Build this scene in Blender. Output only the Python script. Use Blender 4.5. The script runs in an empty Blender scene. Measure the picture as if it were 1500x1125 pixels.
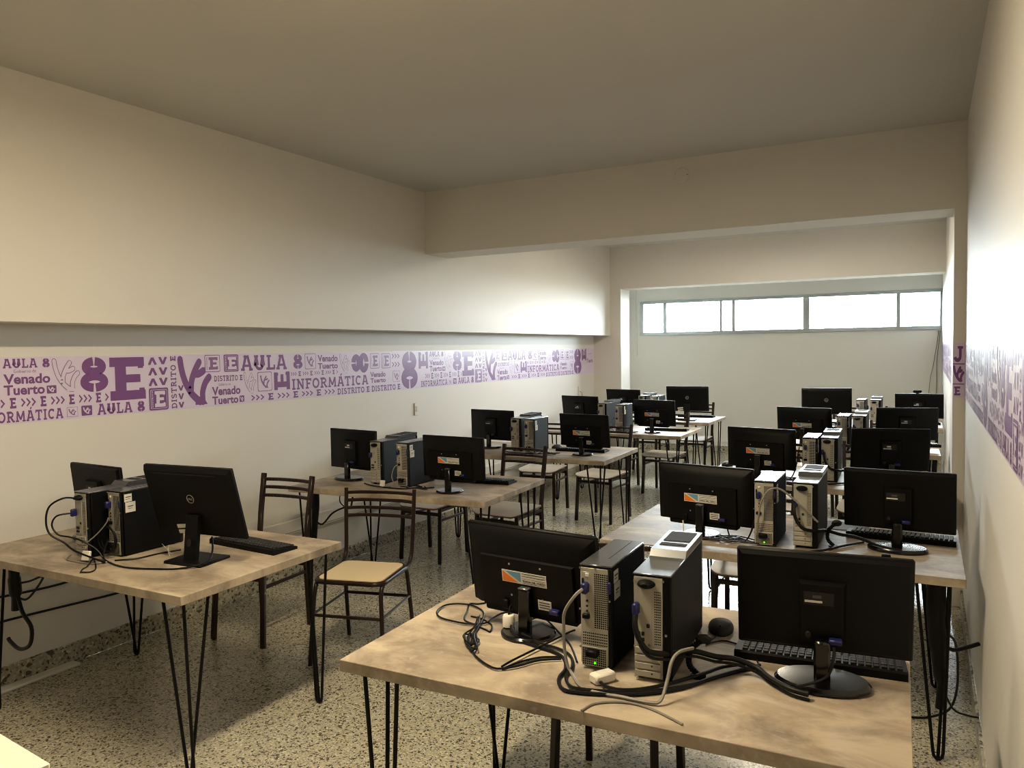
import bpy, math, random
from mathutils import Vector, Matrix
random.seed(7)
R = math.radians
S = bpy.context.scene
C = S.collection

# ------------------------------------------------------------------ camera, sky, exposure
CAM_H, YAW, PITCH, ROLL = 1.633, R(28.483), R(-2.59), R(-0.849)
fw = Vector((-math.sin(YAW)*math.cos(PITCH), math.cos(YAW)*math.cos(PITCH), math.sin(PITCH)))
rt0 = Vector((math.cos(YAW), math.sin(YAW), 0)); up0 = rt0.cross(fw)
rt = rt0*math.cos(ROLL) + up0*math.sin(ROLL); up = up0*math.cos(ROLL) - rt0*math.sin(ROLL)
cd = bpy.data.cameras.new('camera'); cam = bpy.data.objects.new('camera', cd); C.objects.link(cam)
cd.sensor_width = 36.0; cd.sensor_fit = 'HORIZONTAL'; cd.lens = 1125.12*36/1500; cd.clip_start = 0.02
m = Matrix((rt, up, -fw)).transposed().to_4x4(); m.translation = (0, 0, CAM_H); cam.matrix_world = m
S.camera = cam
w = bpy.data.worlds.new('overcast_sky'); S.world = w; w.use_nodes = True
bg = w.node_tree.nodes['Background']; bg.inputs[0].default_value = (0.86, 0.95, 1.0, 1); bg.inputs[1].default_value = 88.0
S.view_settings.view_transform = 'Standard'; S.view_settings.look = 'None'; S.view_settings.gamma = 1
S.view_settings.exposure = 0.0
try: S.view_settings.use_curve_mapping = False
except Exception: pass
S.cycles.use_denoising = True
S.cycles.max_bounces = 10; S.cycles.diffuse_bounces = 6; S.cycles.transparent_max_bounces = 12
S.cycles.sample_clamp_indirect = 8.0
S.cycles.filter_width = 1.0
LAMP_W = 74.0
LAMP_COL = (1.0, 0.835, 0.565)

# ------------------------------------------------------------------ materials
def lin(c):
    return tuple((x/12.92 if x <= 0.04045 else ((x+0.055)/1.055)**2.4) for x in (v/255 for v in c)) + (1,)
MATS = {}
def mat(name, col, rough=0.5, metal=0.0, spec=0.5, vary=0.0, scale=8.0, bump=0.0, emit=0, coat=0.0):
    if name in MATS: return MATS[name]
    mm = bpy.data.materials.new(name); mm.use_nodes = True; nt = mm.node_tree
    b = nt.nodes['Principled BSDF']; c = lin(col)
    b.inputs['Base Color'].default_value = c; b.inputs['Roughness'].default_value = rough
    b.inputs['Metallic'].default_value = metal; b.inputs['Specular IOR Level'].default_value = spec
    b.inputs['Coat Weight'].default_value = coat
    if emit: b.inputs['Emission Color'].default_value = c; b.inputs['Emission Strength'].default_value = emit
    if vary or bump:
        tc = nt.nodes.new('ShaderNodeTexCoord'); n = nt.nodes.new('ShaderNodeTexNoise')
        n.inputs['Scale'].default_value = scale; n.inputs['Detail'].default_value = 5
        nt.links.new(tc.outputs['Object'], n.inputs['Vector'])
        if vary:
            mx = nt.nodes.new('ShaderNodeMix'); mx.data_type = 'RGBA'
            mx.inputs[6].default_value = tuple(v*(1-vary) for v in c[:3]) + (1,)
            mx.inputs[7].default_value = tuple(min(1, v*(1+vary)) for v in c[:3]) + (1,)
            nt.links.new(n.outputs['Fac'], mx.inputs[0]); nt.links.new(mx.outputs[2], b.inputs['Base Color'])
        if bump:
            bp = nt.nodes.new('ShaderNodeBump'); bp.inputs['Strength'].default_value = bump; bp.inputs['Distance'].default_value = 0.004
            nt.links.new(n.outputs['Fac'], bp.inputs['Height']); nt.links.new(bp.outputs[0], b.inputs['Normal'])
    MATS[name] = mm
    return mm

def terrazzo(name, rough, scale=95.0, tint=1.0):
    mm = bpy.data.materials.new(name); mm.use_nodes = True; nt = mm.node_tree; L = nt.links.new
    b = nt.nodes['Principled BSDF']
    tc = nt.nodes.new('ShaderNodeTexCoord')
    def vor(sc, off):
        mp = nt.nodes.new('ShaderNodeMapping'); mp.inputs['Location'].default_value = off
        L(tc.outputs['Object'], mp.inputs['Vector'])
        nz = nt.nodes.new('ShaderNodeTexNoise'); nz.inputs['Scale'].default_value = sc*0.9; L(mp.outputs[0], nz.inputs['Vector'])
        ad = nt.nodes.new('ShaderNodeVectorMath'); ad.operation = 'MULTIPLY_ADD'; ad.inputs[1].default_value = (0.006, 0.006, 0.006)
        L(nz.outputs['Color'], ad.inputs[0]); L(mp.outputs[0], ad.inputs[2])
        v = nt.nodes.new('ShaderNodeTexVoronoi'); v.inputs['Scale'].default_value = sc; L(ad.outputs[0], v.inputs['Vector'])
        sp = nt.nodes.new('ShaderNodeSeparateColor'); L(v.outputs['Color'], sp.inputs[0])
        return v, sp
    v1, s1 = vor(scale, (0, 0, 0)); v2, s2 = vor(scale*0.62, (3.3, 1.7, 0))
    rp = nt.nodes.new('ShaderNodeValToRGB'); rp.color_ramp.interpolation = 'CONSTANT'
    e = rp.color_ramp.elements; e[0].position = 0; e[0].color = lin((74, 70, 60)); e[1].position = .09; e[1].color = lin((160, 154, 134))
    for p, c in ((.32, (172, 166, 146)), (.55, (182, 176, 155)), (.74, (192, 186, 165)), (.90, (216, 210, 190)), (.96, (128, 120, 102))):
        x = e.new(p); x.color = lin(c)
    L(s1.outputs[0], rp.inputs[0])
    r2 = nt.nodes.new('ShaderNodeValToRGB'); r2.color_ramp.interpolation = 'CONSTANT'
    e2 = r2.color_ramp.elements; e2[0].color = (0, 0, 0, 1); e2[1].position = .93; e2[1].color = (1, 1, 1, 1)
    L(s2.outputs[1], r2.inputs[0])
    mx = nt.nodes.new('ShaderNodeMix'); mx.data_type = 'RGBA'; L(r2.outputs[0], mx.inputs[0]); L(rp.outputs[0], mx.inputs[6])
    mx.inputs[7].default_value = lin((84, 79, 67))
    big = nt.nodes.new('ShaderNodeTexNoise'); big.inputs['Scale'].default_value = 1.3; L(tc.outputs['Object'], big.inputs['Vector'])
    mr = nt.nodes.new('ShaderNodeMapRange'); mr.inputs[3].default_value = .86*tint; mr.inputs[4].default_value = 1.06*tint; L(big.outputs['Fac'], mr.inputs[0])
    mu = nt.nodes.new('ShaderNodeMix'); mu.data_type = 'RGBA'; mu.blend_type = 'MULTIPLY'; mu.inputs[0].default_value = 1
    L(mx.outputs[2], mu.inputs[6]); L(mr.outputs[0], mu.inputs[7]); L(mu.outputs[2], b.inputs['Base Color'])
    b.inputs['Roughness'].default_value = rough
    rr = nt.nodes.new('ShaderNodeMapRange'); rr.inputs[3].default_value = rough-.05; rr.inputs[4].default_value = rough+.1
    L(big.outputs['Fac'], rr.inputs[0]); L(rr.outputs[0], b.inputs['Roughness'])
    MATS[name] = mm
    return mm

def laminate():
    mm = bpy.data.materials.new('laminate'); mm.use_nodes = True; nt = mm.node_tree; L = nt.links.new
    b = nt.nodes['Principled BSDF']; tc = nt.nodes.new('ShaderNodeTexCoord')
    oi = nt.nodes.new('ShaderNodeObjectInfo')
    ad = nt.nodes.new('ShaderNodeVectorMath'); ad.operation = 'ADD'; L(tc.outputs['Object'], ad.inputs[0]); L(oi.outputs['Location'], ad.inputs[1])
    mp = nt.nodes.new('ShaderNodeMapping'); mp.inputs['Scale'].default_value = (1, 1.7, 1); L(ad.outputs[0], mp.inputs['Vector'])
    n1 = nt.nodes.new('ShaderNodeTexNoise'); n1.inputs['Scale'].default_value = 3.6; n1.inputs['Detail'].default_value = 7; n1.inputs['Roughness'].default_value = .62; n1.inputs['Distortion'].default_value = .6
    L(mp.outputs[0], n1.inputs['Vector'])
    n2 = nt.nodes.new('ShaderNodeTexNoise'); n2.inputs['Scale'].default_value = 24; n2.inputs['Detail'].default_value = 4; n2.inputs['Distortion'].default_value = 1.2; L(mp.outputs[0], n2.inputs['Vector'])
    r1 = nt.nodes.new('ShaderNodeValToRGB'); e = r1.color_ramp.elements
    e[0].position = .38; e[0].color = lin((128, 115, 100)); e[1].position = .62; e[1].color = lin((180, 166, 145))
    L(n1.outputs['Fac'], r1.inputs[0])
    r2 = nt.nodes.new('ShaderNodeValToRGB'); e = r2.color_ramp.elements
    e[0].position = .58; e[0].color = (0, 0, 0, 1); e[1].position = .72; e[1].color = (1, 1, 1, 1); L(n2.outputs['Fac'], r2.inputs[0])
    ml = nt.nodes.new('ShaderNodeMath'); ml.operation = 'MULTIPLY'; ml.inputs[1].default_value = .45; L(r2.outputs[0], ml.inputs[0])
    mx = nt.nodes.new('ShaderNodeMix'); mx.data_type = 'RGBA'; L(ml.outputs[0], mx.inputs[0]); L(r1.outputs[0], mx.inputs[6]); mx.inputs[7].default_value = lin((184, 172, 154))
    L(mx.outputs[2], b.inputs['Base Color']); b.inputs['Roughness'].default_value = .48; b.inputs['Specular IOR Level'].default_value = .32
    MATS['laminate'] = mm
    return mm

def glass_mat():
    mm = bpy.data.materials.new('window_glass'); mm.use_nodes = True; nt = mm.node_tree; L = nt.links.new
    nt.nodes.remove(nt.nodes['Principled BSDF'])
    t = nt.nodes.new('ShaderNodeBsdfTransparent'); t.inputs[0].default_value = (.96, .98, .98, 1)
    g = nt.nodes.new('ShaderNodeBsdfGlossy'); g.inputs['Roughness'].default_value = .03
    f = nt.nodes.new('ShaderNodeFresnel'); f.inputs[0].default_value = 1.45
    x = nt.nodes.new('ShaderNodeMixShader'); L(f.outputs[0], x.inputs[0]); L(t.outputs[0], x.inputs[1]); L(g.outputs[0], x.inputs[2])
    L(x.outputs[0], nt.nodes['Material Output'].inputs[0]); MATS['glass'] = mm
    return mm

WALL = mat('wall_paint', (222, 219, 212), .55, spec=.35, vary=.025, scale=2.2, bump=.05)
WALLG = mat('satin_wall_paint', (220, 218, 213), .5, spec=.22, vary=.02, scale=2.0, bump=.06)
CEIL = mat('ceiling_paint', (206, 205, 202), .8, spec=.2, vary=.03, scale=1.5)
FLOOR = terrazzo('terrazzo', .2, 165)
SKIRT = terrazzo('terrazzo_skirting', .45, 80, .92)
LAM = laminate()
BACKDARK = mat('back_wall_bounce_cut', (104, 92, 78), .6, vary=.1, scale=3)  # invented dark finish, absorbs bounced light behind the camera
GLASS = glass_mat()
ALU = mat('aluminium', (176, 182, 182), .4, metal=.6)
BLKM = mat('black_steel', (8, 7, 7), .5, spec=.2, vary=.2, scale=40)
BROWN = mat('brown_paint', (32, 17, 13), .32, spec=.38, vary=.15, scale=30)
SEATW = mat('pale_seat_laminate', (190, 184, 173), .4, vary=.06, scale=14)
SEATY = mat('yellow_seat_laminate', (228, 210, 174), .38, vary=.04, scale=10)
PLY = mat('plywood_edge', (92, 62, 42), .5, vary=.2, scale=60)
BLK = mat('black_plastic', (7, 7, 8), .5, spec=.16, vary=.12, scale=60)
BLKG = mat('glossy_black_plastic', (7, 7, 8), .2, spec=.5)
BLKS = mat('satin_black_shell', (8, 8, 9), .5, spec=.16, vary=.1, scale=90)
SCREEN = mat('screen_glass', (8, 8, 10), .12, spec=.5)
GREYP = mat('dark_grey_plastic', (34, 34, 34), .55, spec=.25, vary=.08, scale=50)
CASE = mat('case_black_steel', (9, 9, 10), .55, spec=.14, vary=.1, scale=70)
CASETOP = mat('case_top_lacquer', (58, 60, 62), .24, spec=.6, vary=.06, scale=40)
SILVER = mat('silver_plastic', (122, 125, 128), .3, metal=.8)
TRAY = mat('dark_rubber_tray', (44, 44, 45), .75, spec=.15)
ZINC = mat('zinc_plate', (168, 164, 152), .45, metal=.2, vary=.05, scale=40)
DARKHOLE = mat('vent_hole', (16, 15, 14), .8)
BLUE = mat('blue_plug_plastic', (20, 24, 84), .45)
WHITEP = mat('white_plastic', (222, 218, 206), .4)
PAPER = mat('white_sticker', (206, 204, 196), .6)
PRINT = mat('sticker_print', (70, 70, 70), .7)
ORANGE = mat('orange_print', (226, 118, 26), .5)
SKYB = mat('sky_blue_print', (96, 146, 176), .5)
METAL = mat('screw_metal', (190, 190, 186), .3, metal=.9)
GREEN = mat('green_led', (90, 255, 20), .4, emit=4)
GREYC = mat('grey_cable', (128, 124, 116), .5)
BCAB = mat('black_cable', (10, 9, 9), .5, spec=.25)
BANNER = mat('lilac_vinyl', (218, 206, 230), .3, spec=.5, vary=.02, scale=3)
PURPLE = mat('purple_vinyl', (122, 76, 136), .3, spec=.5)
PURPLE2 = mat('soft_purple_vinyl', (138, 98, 152), .3, spec=.5)
LAMPE = mat('lamp_diffuser', (255, 222, 170), .5, emit=26)
WHITETOP = mat('white_desk_laminate', (232, 226, 206), .4)

# ------------------------------------------------------------------ mesh builder
class MB:
    def __init__(s): s.v = []; s.f = []
    def add(s, vs, fs):
        o = len(s.v); s.v += [tuple(p) for p in vs]; s.f += [tuple(i+o for i in f) for f in fs]; return s
    def box(s, c, d, bev=0.0, M=None):
        hx, hy, hz = d[0]/2, d[1]/2, d[2]/2
        b = min(bev, hx*.9, hy*.9, hz*.9)
        vs = []; fs = []
        if b <= 0:
            for z in (-hz, hz):
                for y in (-hy, hy):
                    for x in (-hx, hx): vs.append(Vector((x, y, z)))
            fs = [(0,2,3,1), (4,5,7,6), (0,1,5,4), (2,6,7,3), (0,4,6,2), (1,3,7,5)]
        else:
            ix = {}
            for sx in (-1, 1):
                for sy in (-1, 1):
                    for sz in (-1, 1):
                        for a in range(3):
                            p = [sx*(hx-b), sy*(hy-b), sz*(hz-b)]; p[a] = (sx*hx, sy*hy, sz*hz)[a]
                            ix[sx, sy, sz, a] = len(vs); vs.append(Vector(p))
            def q(l, n):
                a_, b_, c_ = (vs[i] for i in l[:3])
                if (b_-a_).cross(c_-a_).dot(Vector(n)) < 0: l = l[::-1]
                fs.append(tuple(l))
            for a in range(3):
                u, w_ = [(1, 2), (0, 2), (0, 1)][a]
                for sg in (-1, 1):
                    l = []
                    for su, sw in ((-1,-1), (1,-1), (1,1), (-1,1)):
                        k = [0,0,0]; k[a] = sg; k[u] = su; k[w_] = sw; l.append(ix[k[0], k[1], k[2], a])
                    n = [0,0,0]; n[a] = sg; q(l, n)
                for s1 in (-1, 1):
                    for s2 in (-1, 1):
                        k1 = [0,0,0]; k1[a] = -1; k1[u] = s1; k1[w_] = s2; k2 = list(k1); k2[a] = 1
                        n = [0,0,0]; n[u] = s1; n[w_] = s2
                        q([ix[(*k1, u)], ix[(*k2, u)], ix[(*k2, w_)], ix[(*k1, w_)]], n)
            for sx in (-1, 1):
                for sy in (-1, 1):
                    for sz in (-1, 1): q([ix[sx,sy,sz,0], ix[sx,sy,sz,1], ix[sx,sy,sz,2]], (sx,sy,sz))
        c = Vector(c)
        vs = [(M @ p if M else p) + c for p in vs]
        return s.add(vs, fs)
    def tube(s, pts, r, n=8, closed=False):
        pts = [Vector(p) for p in pts]; N = len(pts); vs = []; fs = []
        t0 = (pts[1]-pts[0]).normalized()
        a = Vector((0, 0, 1)) if abs(t0.z) < .9 else Vector((1, 0, 0))
        nrm = (a - t0*a.dot(t0)).normalized()
        for i, p in enumerate(pts):
            if closed: t = pts[(i+1) % N]-pts[i-1]
            else: t = pts[min(i+1, N-1)]-pts[max(i-1, 0)]
            t = t.normalized() if t.length > 1e-9 else t0
            nrm = nrm - t*nrm.dot(t); nrm = nrm.normalized() if nrm.length > 1e-6 else Vector((1, 0, 0))
            bi = t.cross(nrm)
            rr = r[i] if isinstance(r, (list, tuple)) else r
            for k in range(n):
                g = 2*math.pi*(k+.5)/n; vs.append(p + nrm*(math.cos(g)*rr) + bi*(math.sin(g)*rr))
        for i in range(N if closed else N-1):
            j = (i+1) % N
            for k in range(n):
                k2 = (k+1) % n; fs.append((i*n+k, i*n+k2, j*n+k2, j*n+k))
        if not closed:
            fs.append(tuple(range(n))[::-1]); fs.append(tuple((N-1)*n+k for k in range(n)))
        return s.add(vs, fs)
    def lathe(s, prof, n=32, c=(0, 0, 0), sx=1, sy=1):
        vs = []; fs = []
        for r_, z in prof:
            for k in range(n):
                g = 2*math.pi*k/n; vs.append((c[0]+r_*math.cos(g)*sx, c[1]+r_*math.sin(g)*sy, c[2]+z))
        for i in range(len(prof)-1):
            for k in range(n):
                k2 = (k+1) % n; fs.append((i*n+k, i*n+k2, (i+1)*n+k2, (i+1)*n+k))
        fs.append(tuple(range(n))[::-1]); fs.append(tuple((len(prof)-1)*n+k for k in range(n)))
        return s.add(vs, fs)
    def prism(s, poly, z0, z1, M=None):
        n = len(poly); vs = [Vector((x, y, z0)) for x, y in poly] + [Vector((x, y, z1)) for x, y in poly]
        if M: vs = [M @ p for p in vs]
        fs = [tuple(range(n))[::-1], tuple(range(n, 2*n))] + [(i, (i+1) % n, n+(i+1) % n, n+i) for i in range(n)]
        return s.add(vs, fs)
    def xf(s, M): s.v = [tuple(M @ Vector(p)) for p in s.v]; return s
    def mesh(s, name, smooth=True):
        me = bpy.data.meshes.new(name); me.from_pydata(s.v, [], s.f); me.update()
        if smooth:
            me.polygons.foreach_set('use_smooth', [True]*len(me.polygons)); me.set_sharp_from_angle(angle=R(38))
        return me
CACHE = {}
def cached(key, fn):
    if key not in CACHE: CACHE[key] = fn().mesh(key if isinstance(key, str) else str(key[0]))
    return CACHE[key]
def obj(name, geo, material, parent=None, loc=None, rot=None):
    me = geo.mesh(name) if isinstance(geo, MB) else geo
    if not me.materials: me.materials.append(material)
    o = bpy.data.objects.new(name, me); C.objects.link(o)
    if parent: o.parent = parent
    if loc: o.location = loc
    if rot: o.rotation_euler = rot
    return o
def tag(o, label, cat, group=None):
    o['label'] = label; o['category'] = cat
    if group: o['group'] = group
    return o
def thing(name, label, cat, loc=(0,0,0), rz=0.0, group=None):
    o = bpy.data.objects.new(name, None); C.objects.link(o); o.empty_display_size = .1
    o.location = loc; o.rotation_euler = (0, 0, rz)
    return tag(o, label, cat, group)
def struct(name, geo, material, parent=None):
    o = obj(name, geo, material, parent)
    if not parent: o['kind'] = 'structure'
    return o
def bx(x0, x1, y0, y1, z0, z1, bev=0.0):
    return MB().box(((x0+x1)/2, (y0+y1)/2, (z0+z1)/2), (x1-x0, y1-y0, z1-z0), bev)
def rrect(w_, h_, r, n=6, cx=0, cy=0):
    p = []
    for (sx, sy, a0) in ((1, 1, 0), (-1, 1, 90), (-1, -1, 180), (1, -1, 270)):
        for k in range(n+1):
            a = R(a0+90*k/n); p.append((cx+sx*(w_/2-r)+r*math.cos(a), cy+sy*(h_/2-r)+r*math.sin(a)))
    return p
def smoothpts(pts, n=6, closed=False):
    P = [Vector(p) for p in pts]; N = len(P); out = []
    for i in range(N if closed else N-1):
        if closed: p0, p1, p2, p3 = P[i-1], P[i], P[(i+1) % N], P[(i+2) % N]
        else: p0, p1, p2, p3 = P[max(i-1, 0)], P[i], P[i+1], P[min(i+2, N-1)]
        for k in range(n):
            t = k/n
            out.append(.5*((2*p1)+(p2-p0)*t+(2*p0-5*p1+4*p2-p3)*t*t+(3*p1-p0-3*p2+p3)*t**3))
    if not closed: out.append(P[-1])
    return out

# ------------------------------------------------------------------ room
XL, XS, XR, XP, X2 = -4.008, -3.765, 0.197, 0.132, 0.160
YB1, YB2, YH1, YH2, YW, YBACK = 5.432, 5.791, 9.733, 10.07, 11.85, -4.5
ZC, ZB, ZS, ZH, XJ, XBAY = 2.97, 2.45, 1.797, 2.415, -3.616, -4.25
struct('floor', bx(-4.6, .7, YBACK-.2, YW+.3, -.12, 0), FLOOR)
struct('ceiling', bx(-4.6, .7, YBACK-.2, YW+.3, ZC, ZC+.15), CEIL)
struct('wall_left', bx(XL-.25, XL, YBACK, YH1+.1, 0, ZS+.1), WALLG)
struct('wall_left_overhang', bx(XL-.25, XS, YBACK, YH1, ZS, ZC), WALL)
struct('wall_right', bx(XR, XR+.25, YBACK, YB2, 0, ZC), WALLG)
struct('wall_right_far', bx(X2, X2+.3, YB1+.15, YW+.2, 0, ZC), WALLG)
struct('wall_back', bx(-4.5, .6, YBACK-.2, YBACK, 0, ZC), BACKDARK)  # unseen wall, set far back and dark to weaken bounce on the beam
struct('wall_pier_right', bx(XP, XR+.1, YB1, YB2, 0, ZB), WALL)
struct('wall_beam', bx(XS-.1, XR+.1, YB1, YB2, ZB, ZC), WALL)
struct('wall_header_beam', bx(XBAY-.2, X2+.1, YH1, YH2, ZH, ZC), WALL)
struct('wall_column_left', bx(XBAY-.2, XJ, YH1, YH2, 0, ZH), WALL)
struct('wall_bay_left', bx(XBAY-.25, XBAY, YH2-.05, YW+.2, 0, ZC), WALL)
WX0, WX1, WZ0, WZ1 = -4.07, X2, 1.817, 2.364
far = MB()
for a in ((XBAY-.1, X2+.1, 0, WZ0), (XBAY-.1, X2+.1, WZ1, ZC), (XBAY-.1, WX0, WZ0, WZ1)):
    far.box(((a[0]+a[1])/2, YW+.1, (a[2]+a[3])/2), (a[1]-a[0], .2, a[3]-a[2]))
struct('wall_far', far, WALL)
# skirting
for nm, g in (('baseboard_left', bx(XL, XL+.012, YBACK, YH1, 0, .105, .003)), ('baseboard_right', bx(XR-.012, XR, YBACK, YB1, 0, .105, .003)),
              ('baseboard_far', bx(XBAY, X2, YW-.012, YW, 0, .105, .003)), ('baseboard_column', bx(XL+.012, XJ, YH1-.012, YH1, 0, .105, .003))):
    struct(nm, g, SKIRT)
struct('trim_1', bx(XBAY, X2, YW-.03, YW, .105, .18, .004), WALL)

gr = obj('ground_outside', bx(-60, 60, YW+.2, YW+120, -.5, -.3), mat('outdoor_ground', (120, 118, 108), .9, vary=.2, scale=.3)); gr['kind'] = 'structure'
# window with sliding sashes
win = obj('window_1', bx(WX0, WX1, YW-.012, YW+.05, WZ1-.045, WZ1, .004), ALU); win['kind'] = 'structure'
def wpart(nm, *a, m_=ALU): return obj(nm, bx(*a, .003) if nm != 'pane' else bx(*a), m_, win)
wpart('frame_sill', WX0, WX1, YW-.03, YW+.05, WZ0, WZ0+.05)
wpart('frame_side', WX0, WX0+.055, YW-.012, YW+.05, WZ0+.05, WZ1-.045)
wpart('frame_side', WX1-.03, WX1, YW-.012, YW+.05, WZ0+.05, WZ1-.045)
mull = [(-3.668, .05), (-2.79, .04), (-2.60, .046), (-1.563, .085), (-.37, .05)]
for x, ww in mull: wpart('mullion', x-ww/2, x+ww/2, YW+.0, YW+.045, WZ0+.05, WZ1-.045)
xs_ = [WX0+.055] + [v for x, ww in mull for v in (x-ww/2, x+ww/2)] + [WX1-.03]
for k in range(0, len(xs_), 2): wpart('pane', xs_[k], xs_[k+1], YW+.018, YW+.023, WZ0+.05, WZ1-.045, m_=GLASS)
po = bpy.data.lights.new('window_portal', 'AREA'); po.shape = 'RECTANGLE'; po.size = WX1-WX0; po.size_y = WZ1-WZ0; po.cycles.is_portal = True
poo = bpy.data.objects.new('window_portal', po); C.objects.link(poo); poo.location = ((WX0+WX1)/2, YW+.06, (WZ0+WZ1)/2); poo.rotation_euler = (R(-90), 0, 0)

# ceiling lamps (out of the picture, over the near half of the room)
def ceiling_lamp(x, y, label, wt, col=LAMP_COL):
    t = thing('ceiling_lamp', label, 'lamp', (x, y, ZC), 0, 'ceiling tube lamps')
    obj('housing', MB().box((0, 0, -.085), (.034, 1.24, .03), .004), WHITEP, t)
    for yy in (-.4, .4): obj('hanger', MB().tube([(0, yy, 0), (0, yy, -.07)], .006), WHITEP, t)
    for s in (-1, 1):
        obj('tube', MB().tube([(s*.05, -.59, -.10), (s*.05, .59, -.10)], .013, 12), LAMPE, t)
    ld = bpy.data.lights.new('lamp_light', 'AREA'); ld.shape = 'RECTANGLE'; ld.size = .16; ld.size_y = 1.2; ld.energy = wt; ld.color = col
    lo = bpy.data.objects.new('lamp_light', ld); C.objects.link(lo); lo.parent = t; lo.location = (0, 0, -.125)
    return t
ceiling_lamp(-1.55, 1.56, 'white twin tube ceiling lamp over the near tables', LAMP_W)
ceiling_lamp(-1.55, 7.7, 'white twin tube ceiling lamp between the two beams', LAMP_W*.75, (1.0, .91, .74))

# ------------------------------------------------------------------ wall banners with printed lettering
T_ = .2; SF = .15
def arc(cx, cy, rx, ry, a0, a1, n=14): return [(cx+rx*math.cos(R(a0+(a1-a0)*k/n)), cy+ry*math.sin(R(a0+(a1-a0)*k/n))) for k in range(n+1)]
G = {
 'A': (1.0, [([(.14, 0), (.44, 1)], T_), ([(.86, 0), (.56, 1)], T_), ([(.28, .32), (.72, .32)], .15), ([(0, .07), (.32, .07)], SF), ([(.68, .07), (1, .07)], SF), ([(.24, .93), (.6, .93)], SF)]),
 'U': (1.0, [([(.22, 1), (.22, .35)] + arc(.5, .36, .28, .27, 180, 360) + [(.78, .35), (.78, 1)], T_), ([(.04, .93), (.4, .93)], SF), ([(.6, .93), (.96, .93)], SF)]),
 'L': (.82, [([(.25, 0), (.25, 1)], T_), ([(.05, .93), (.45, .93)], SF), ([(.02, .08), (.8, .08)], .16), ([(.74, .08), (.74, .34)], .14)]),
 '8': (.96, [(arc(.48, .73, .27, .155, 96, 444, 30), .25), (arc(.48, .28, .33, .17, -84, 264, 30), .25)]),
 'E': (.88, [([(.27, .02), (.27, .98)], .26), ([(.02, .11), (.86, .11)], .22), ([(.02, .89), (.84, .89)], .22), ([(.25, .5), (.74, .5)], .19), ([(.77, .09), (.77, .27)], .13), ([(.75, .74), (.75, .91)], .13)]),
 'D': (1.0, [([(.24, .02), (.24, .98)], T_), ([(.04, .09), (.45, .09)] + arc(.45, .5, .42, .41, -90, 90) + [(.04, .91)], .18)]),
 'I': (.5, [([(.25, 0), (.25, 1)], T_), ([(.03, .07), (.47, .07)], SF), ([(.03, .93), (.47, .93)], SF)]),
 'S': (.85, [(arc(.42, .72, .29, .19, 20, 270, 16) + arc(.42, .29, .32, .2, 90, -160, 16), .18)]),
 'T': (.95, [([(.475, 0), (.475, 1)], T_), ([(.04, .91), (.91, .91)], .18), ([(.26, .07), (.69, .07)], SF), ([(.1, .68), (.1, .91)], .12), ([(.85, .68), (.85, .91)], .12)]),
 'R': (1.0, [([(.24, 0), (.24, 1)], T_), ([(.04, .91), (.5, .91)] + arc(.5, .7, .27, .21, 90, -90) + [(.24, .49)], .17), ([(.5, .48), (.84, .04)], T_), ([(.02, .07), (.46, .07)], SF), ([(.72, .07), (1, .07)], SF)]),
 'O': (1.0, [(arc(.5, .5, .38, .41, 90, 450, 28), .19)]),
 'N': (1.05, [([(.22, 0), (.22, 1)], .18), ([(.83, 0), (.83, 1)], .18), ([(.2, .97), (.85, .03)], T_), ([(.02, .07), (.42, .07)], SF), ([(.63, .93), (1.03, .93)], SF), ([(.02, .93), (.3, .93)], SF)]),
 'F': (.84, [([(.25, 0), (.25, 1)], T_), ([(.02, .91), (.82, .91)], .18), ([(.25, .5), (.66, .5)], .17), ([(.03, .07), (.48, .07)], SF), ([(.75, .72), (.75, .91)], .13)]),
 'M': (1.25, [([(.2, 0), (.24, 1)], .18), ([(1.05, 0), (1.01, 1)], .18), ([(.24, .97), (.625, .2)], .19), ([(1.01, .97), (.625, .2)], .19), ([(.02, .07), (.4, .07)], SF), ([(.85, .07), (1.23, .07)], SF)]),
 'C': (.95, [(arc(.5, .5, .36, .41, 48, 312, 20), .19), ([(.78, .7), (.78, .95)], .12)]),
 '>': (.62, [([(.08, .86), (.5, .5), (.08, .14)], .17)]),
 'V': (.8, [([(.12, 1), (.4, .05)], .22), ([(.68, 1), (.4, .05)], .22)]),
 'Λ': (.8, [([(.12, 0), (.4, .95)], .22), ([(.68, 0), (.4, .95)], .22)]),
 'J': (.8, [([(.55, .95), (.55, .35)] + arc(.3, .33, .25, .24, 0, -170), .25), ([(.3, .92), (.8, .92)], .17)]),
 ' ': (.42, []),
}
G['Á'] = (G['A'][0], G['A'][1] + [([(.5, 1.1), (.68, 1.3)], .14)])
def ribbon(pts, t):
    P = [Vector(p) for p in pts]; n = len(P); L_ = []; Rr = []
    cl = (P[0]-P[-1]).length < 1e-6
    for i in range(n):
        if cl and i in (0, n-1): d1 = (P[1]-P[0]).normalized(); d0 = (P[-1]-P[-2]).normalized()
        else: d0 = (P[i]-P[max(i-1, 0)]) if i else (P[1]-P[0]); d1 = (P[min(i+1, n-1)]-P[i]) if i < n-1 else d0; d0 = d0.normalized(); d1 = d1.normalized()
        d = (d0+d1).normalized(); k = 1/max(.45, math.sqrt(max(.01, (1+d0.dot(d1))/2)))
        nn = Vector((-d.y, d.x))*(t/2*k); L_.append(P[i]+nn); Rr.append(P[i]-nn)
    return [(Rr[i], Rr[i+1], L_[i+1], L_[i]) for i in range(n-1)]
def slab_polys(txt):
    x = 0; out = []
    for ch in txt:
        w_, st = G[ch]
        for pts, t in st:
            for q in ribbon([(px+x, py) for px, py in pts], t): out.append([tuple(p) for p in q])
        x += w_+.1
    return out
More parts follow.
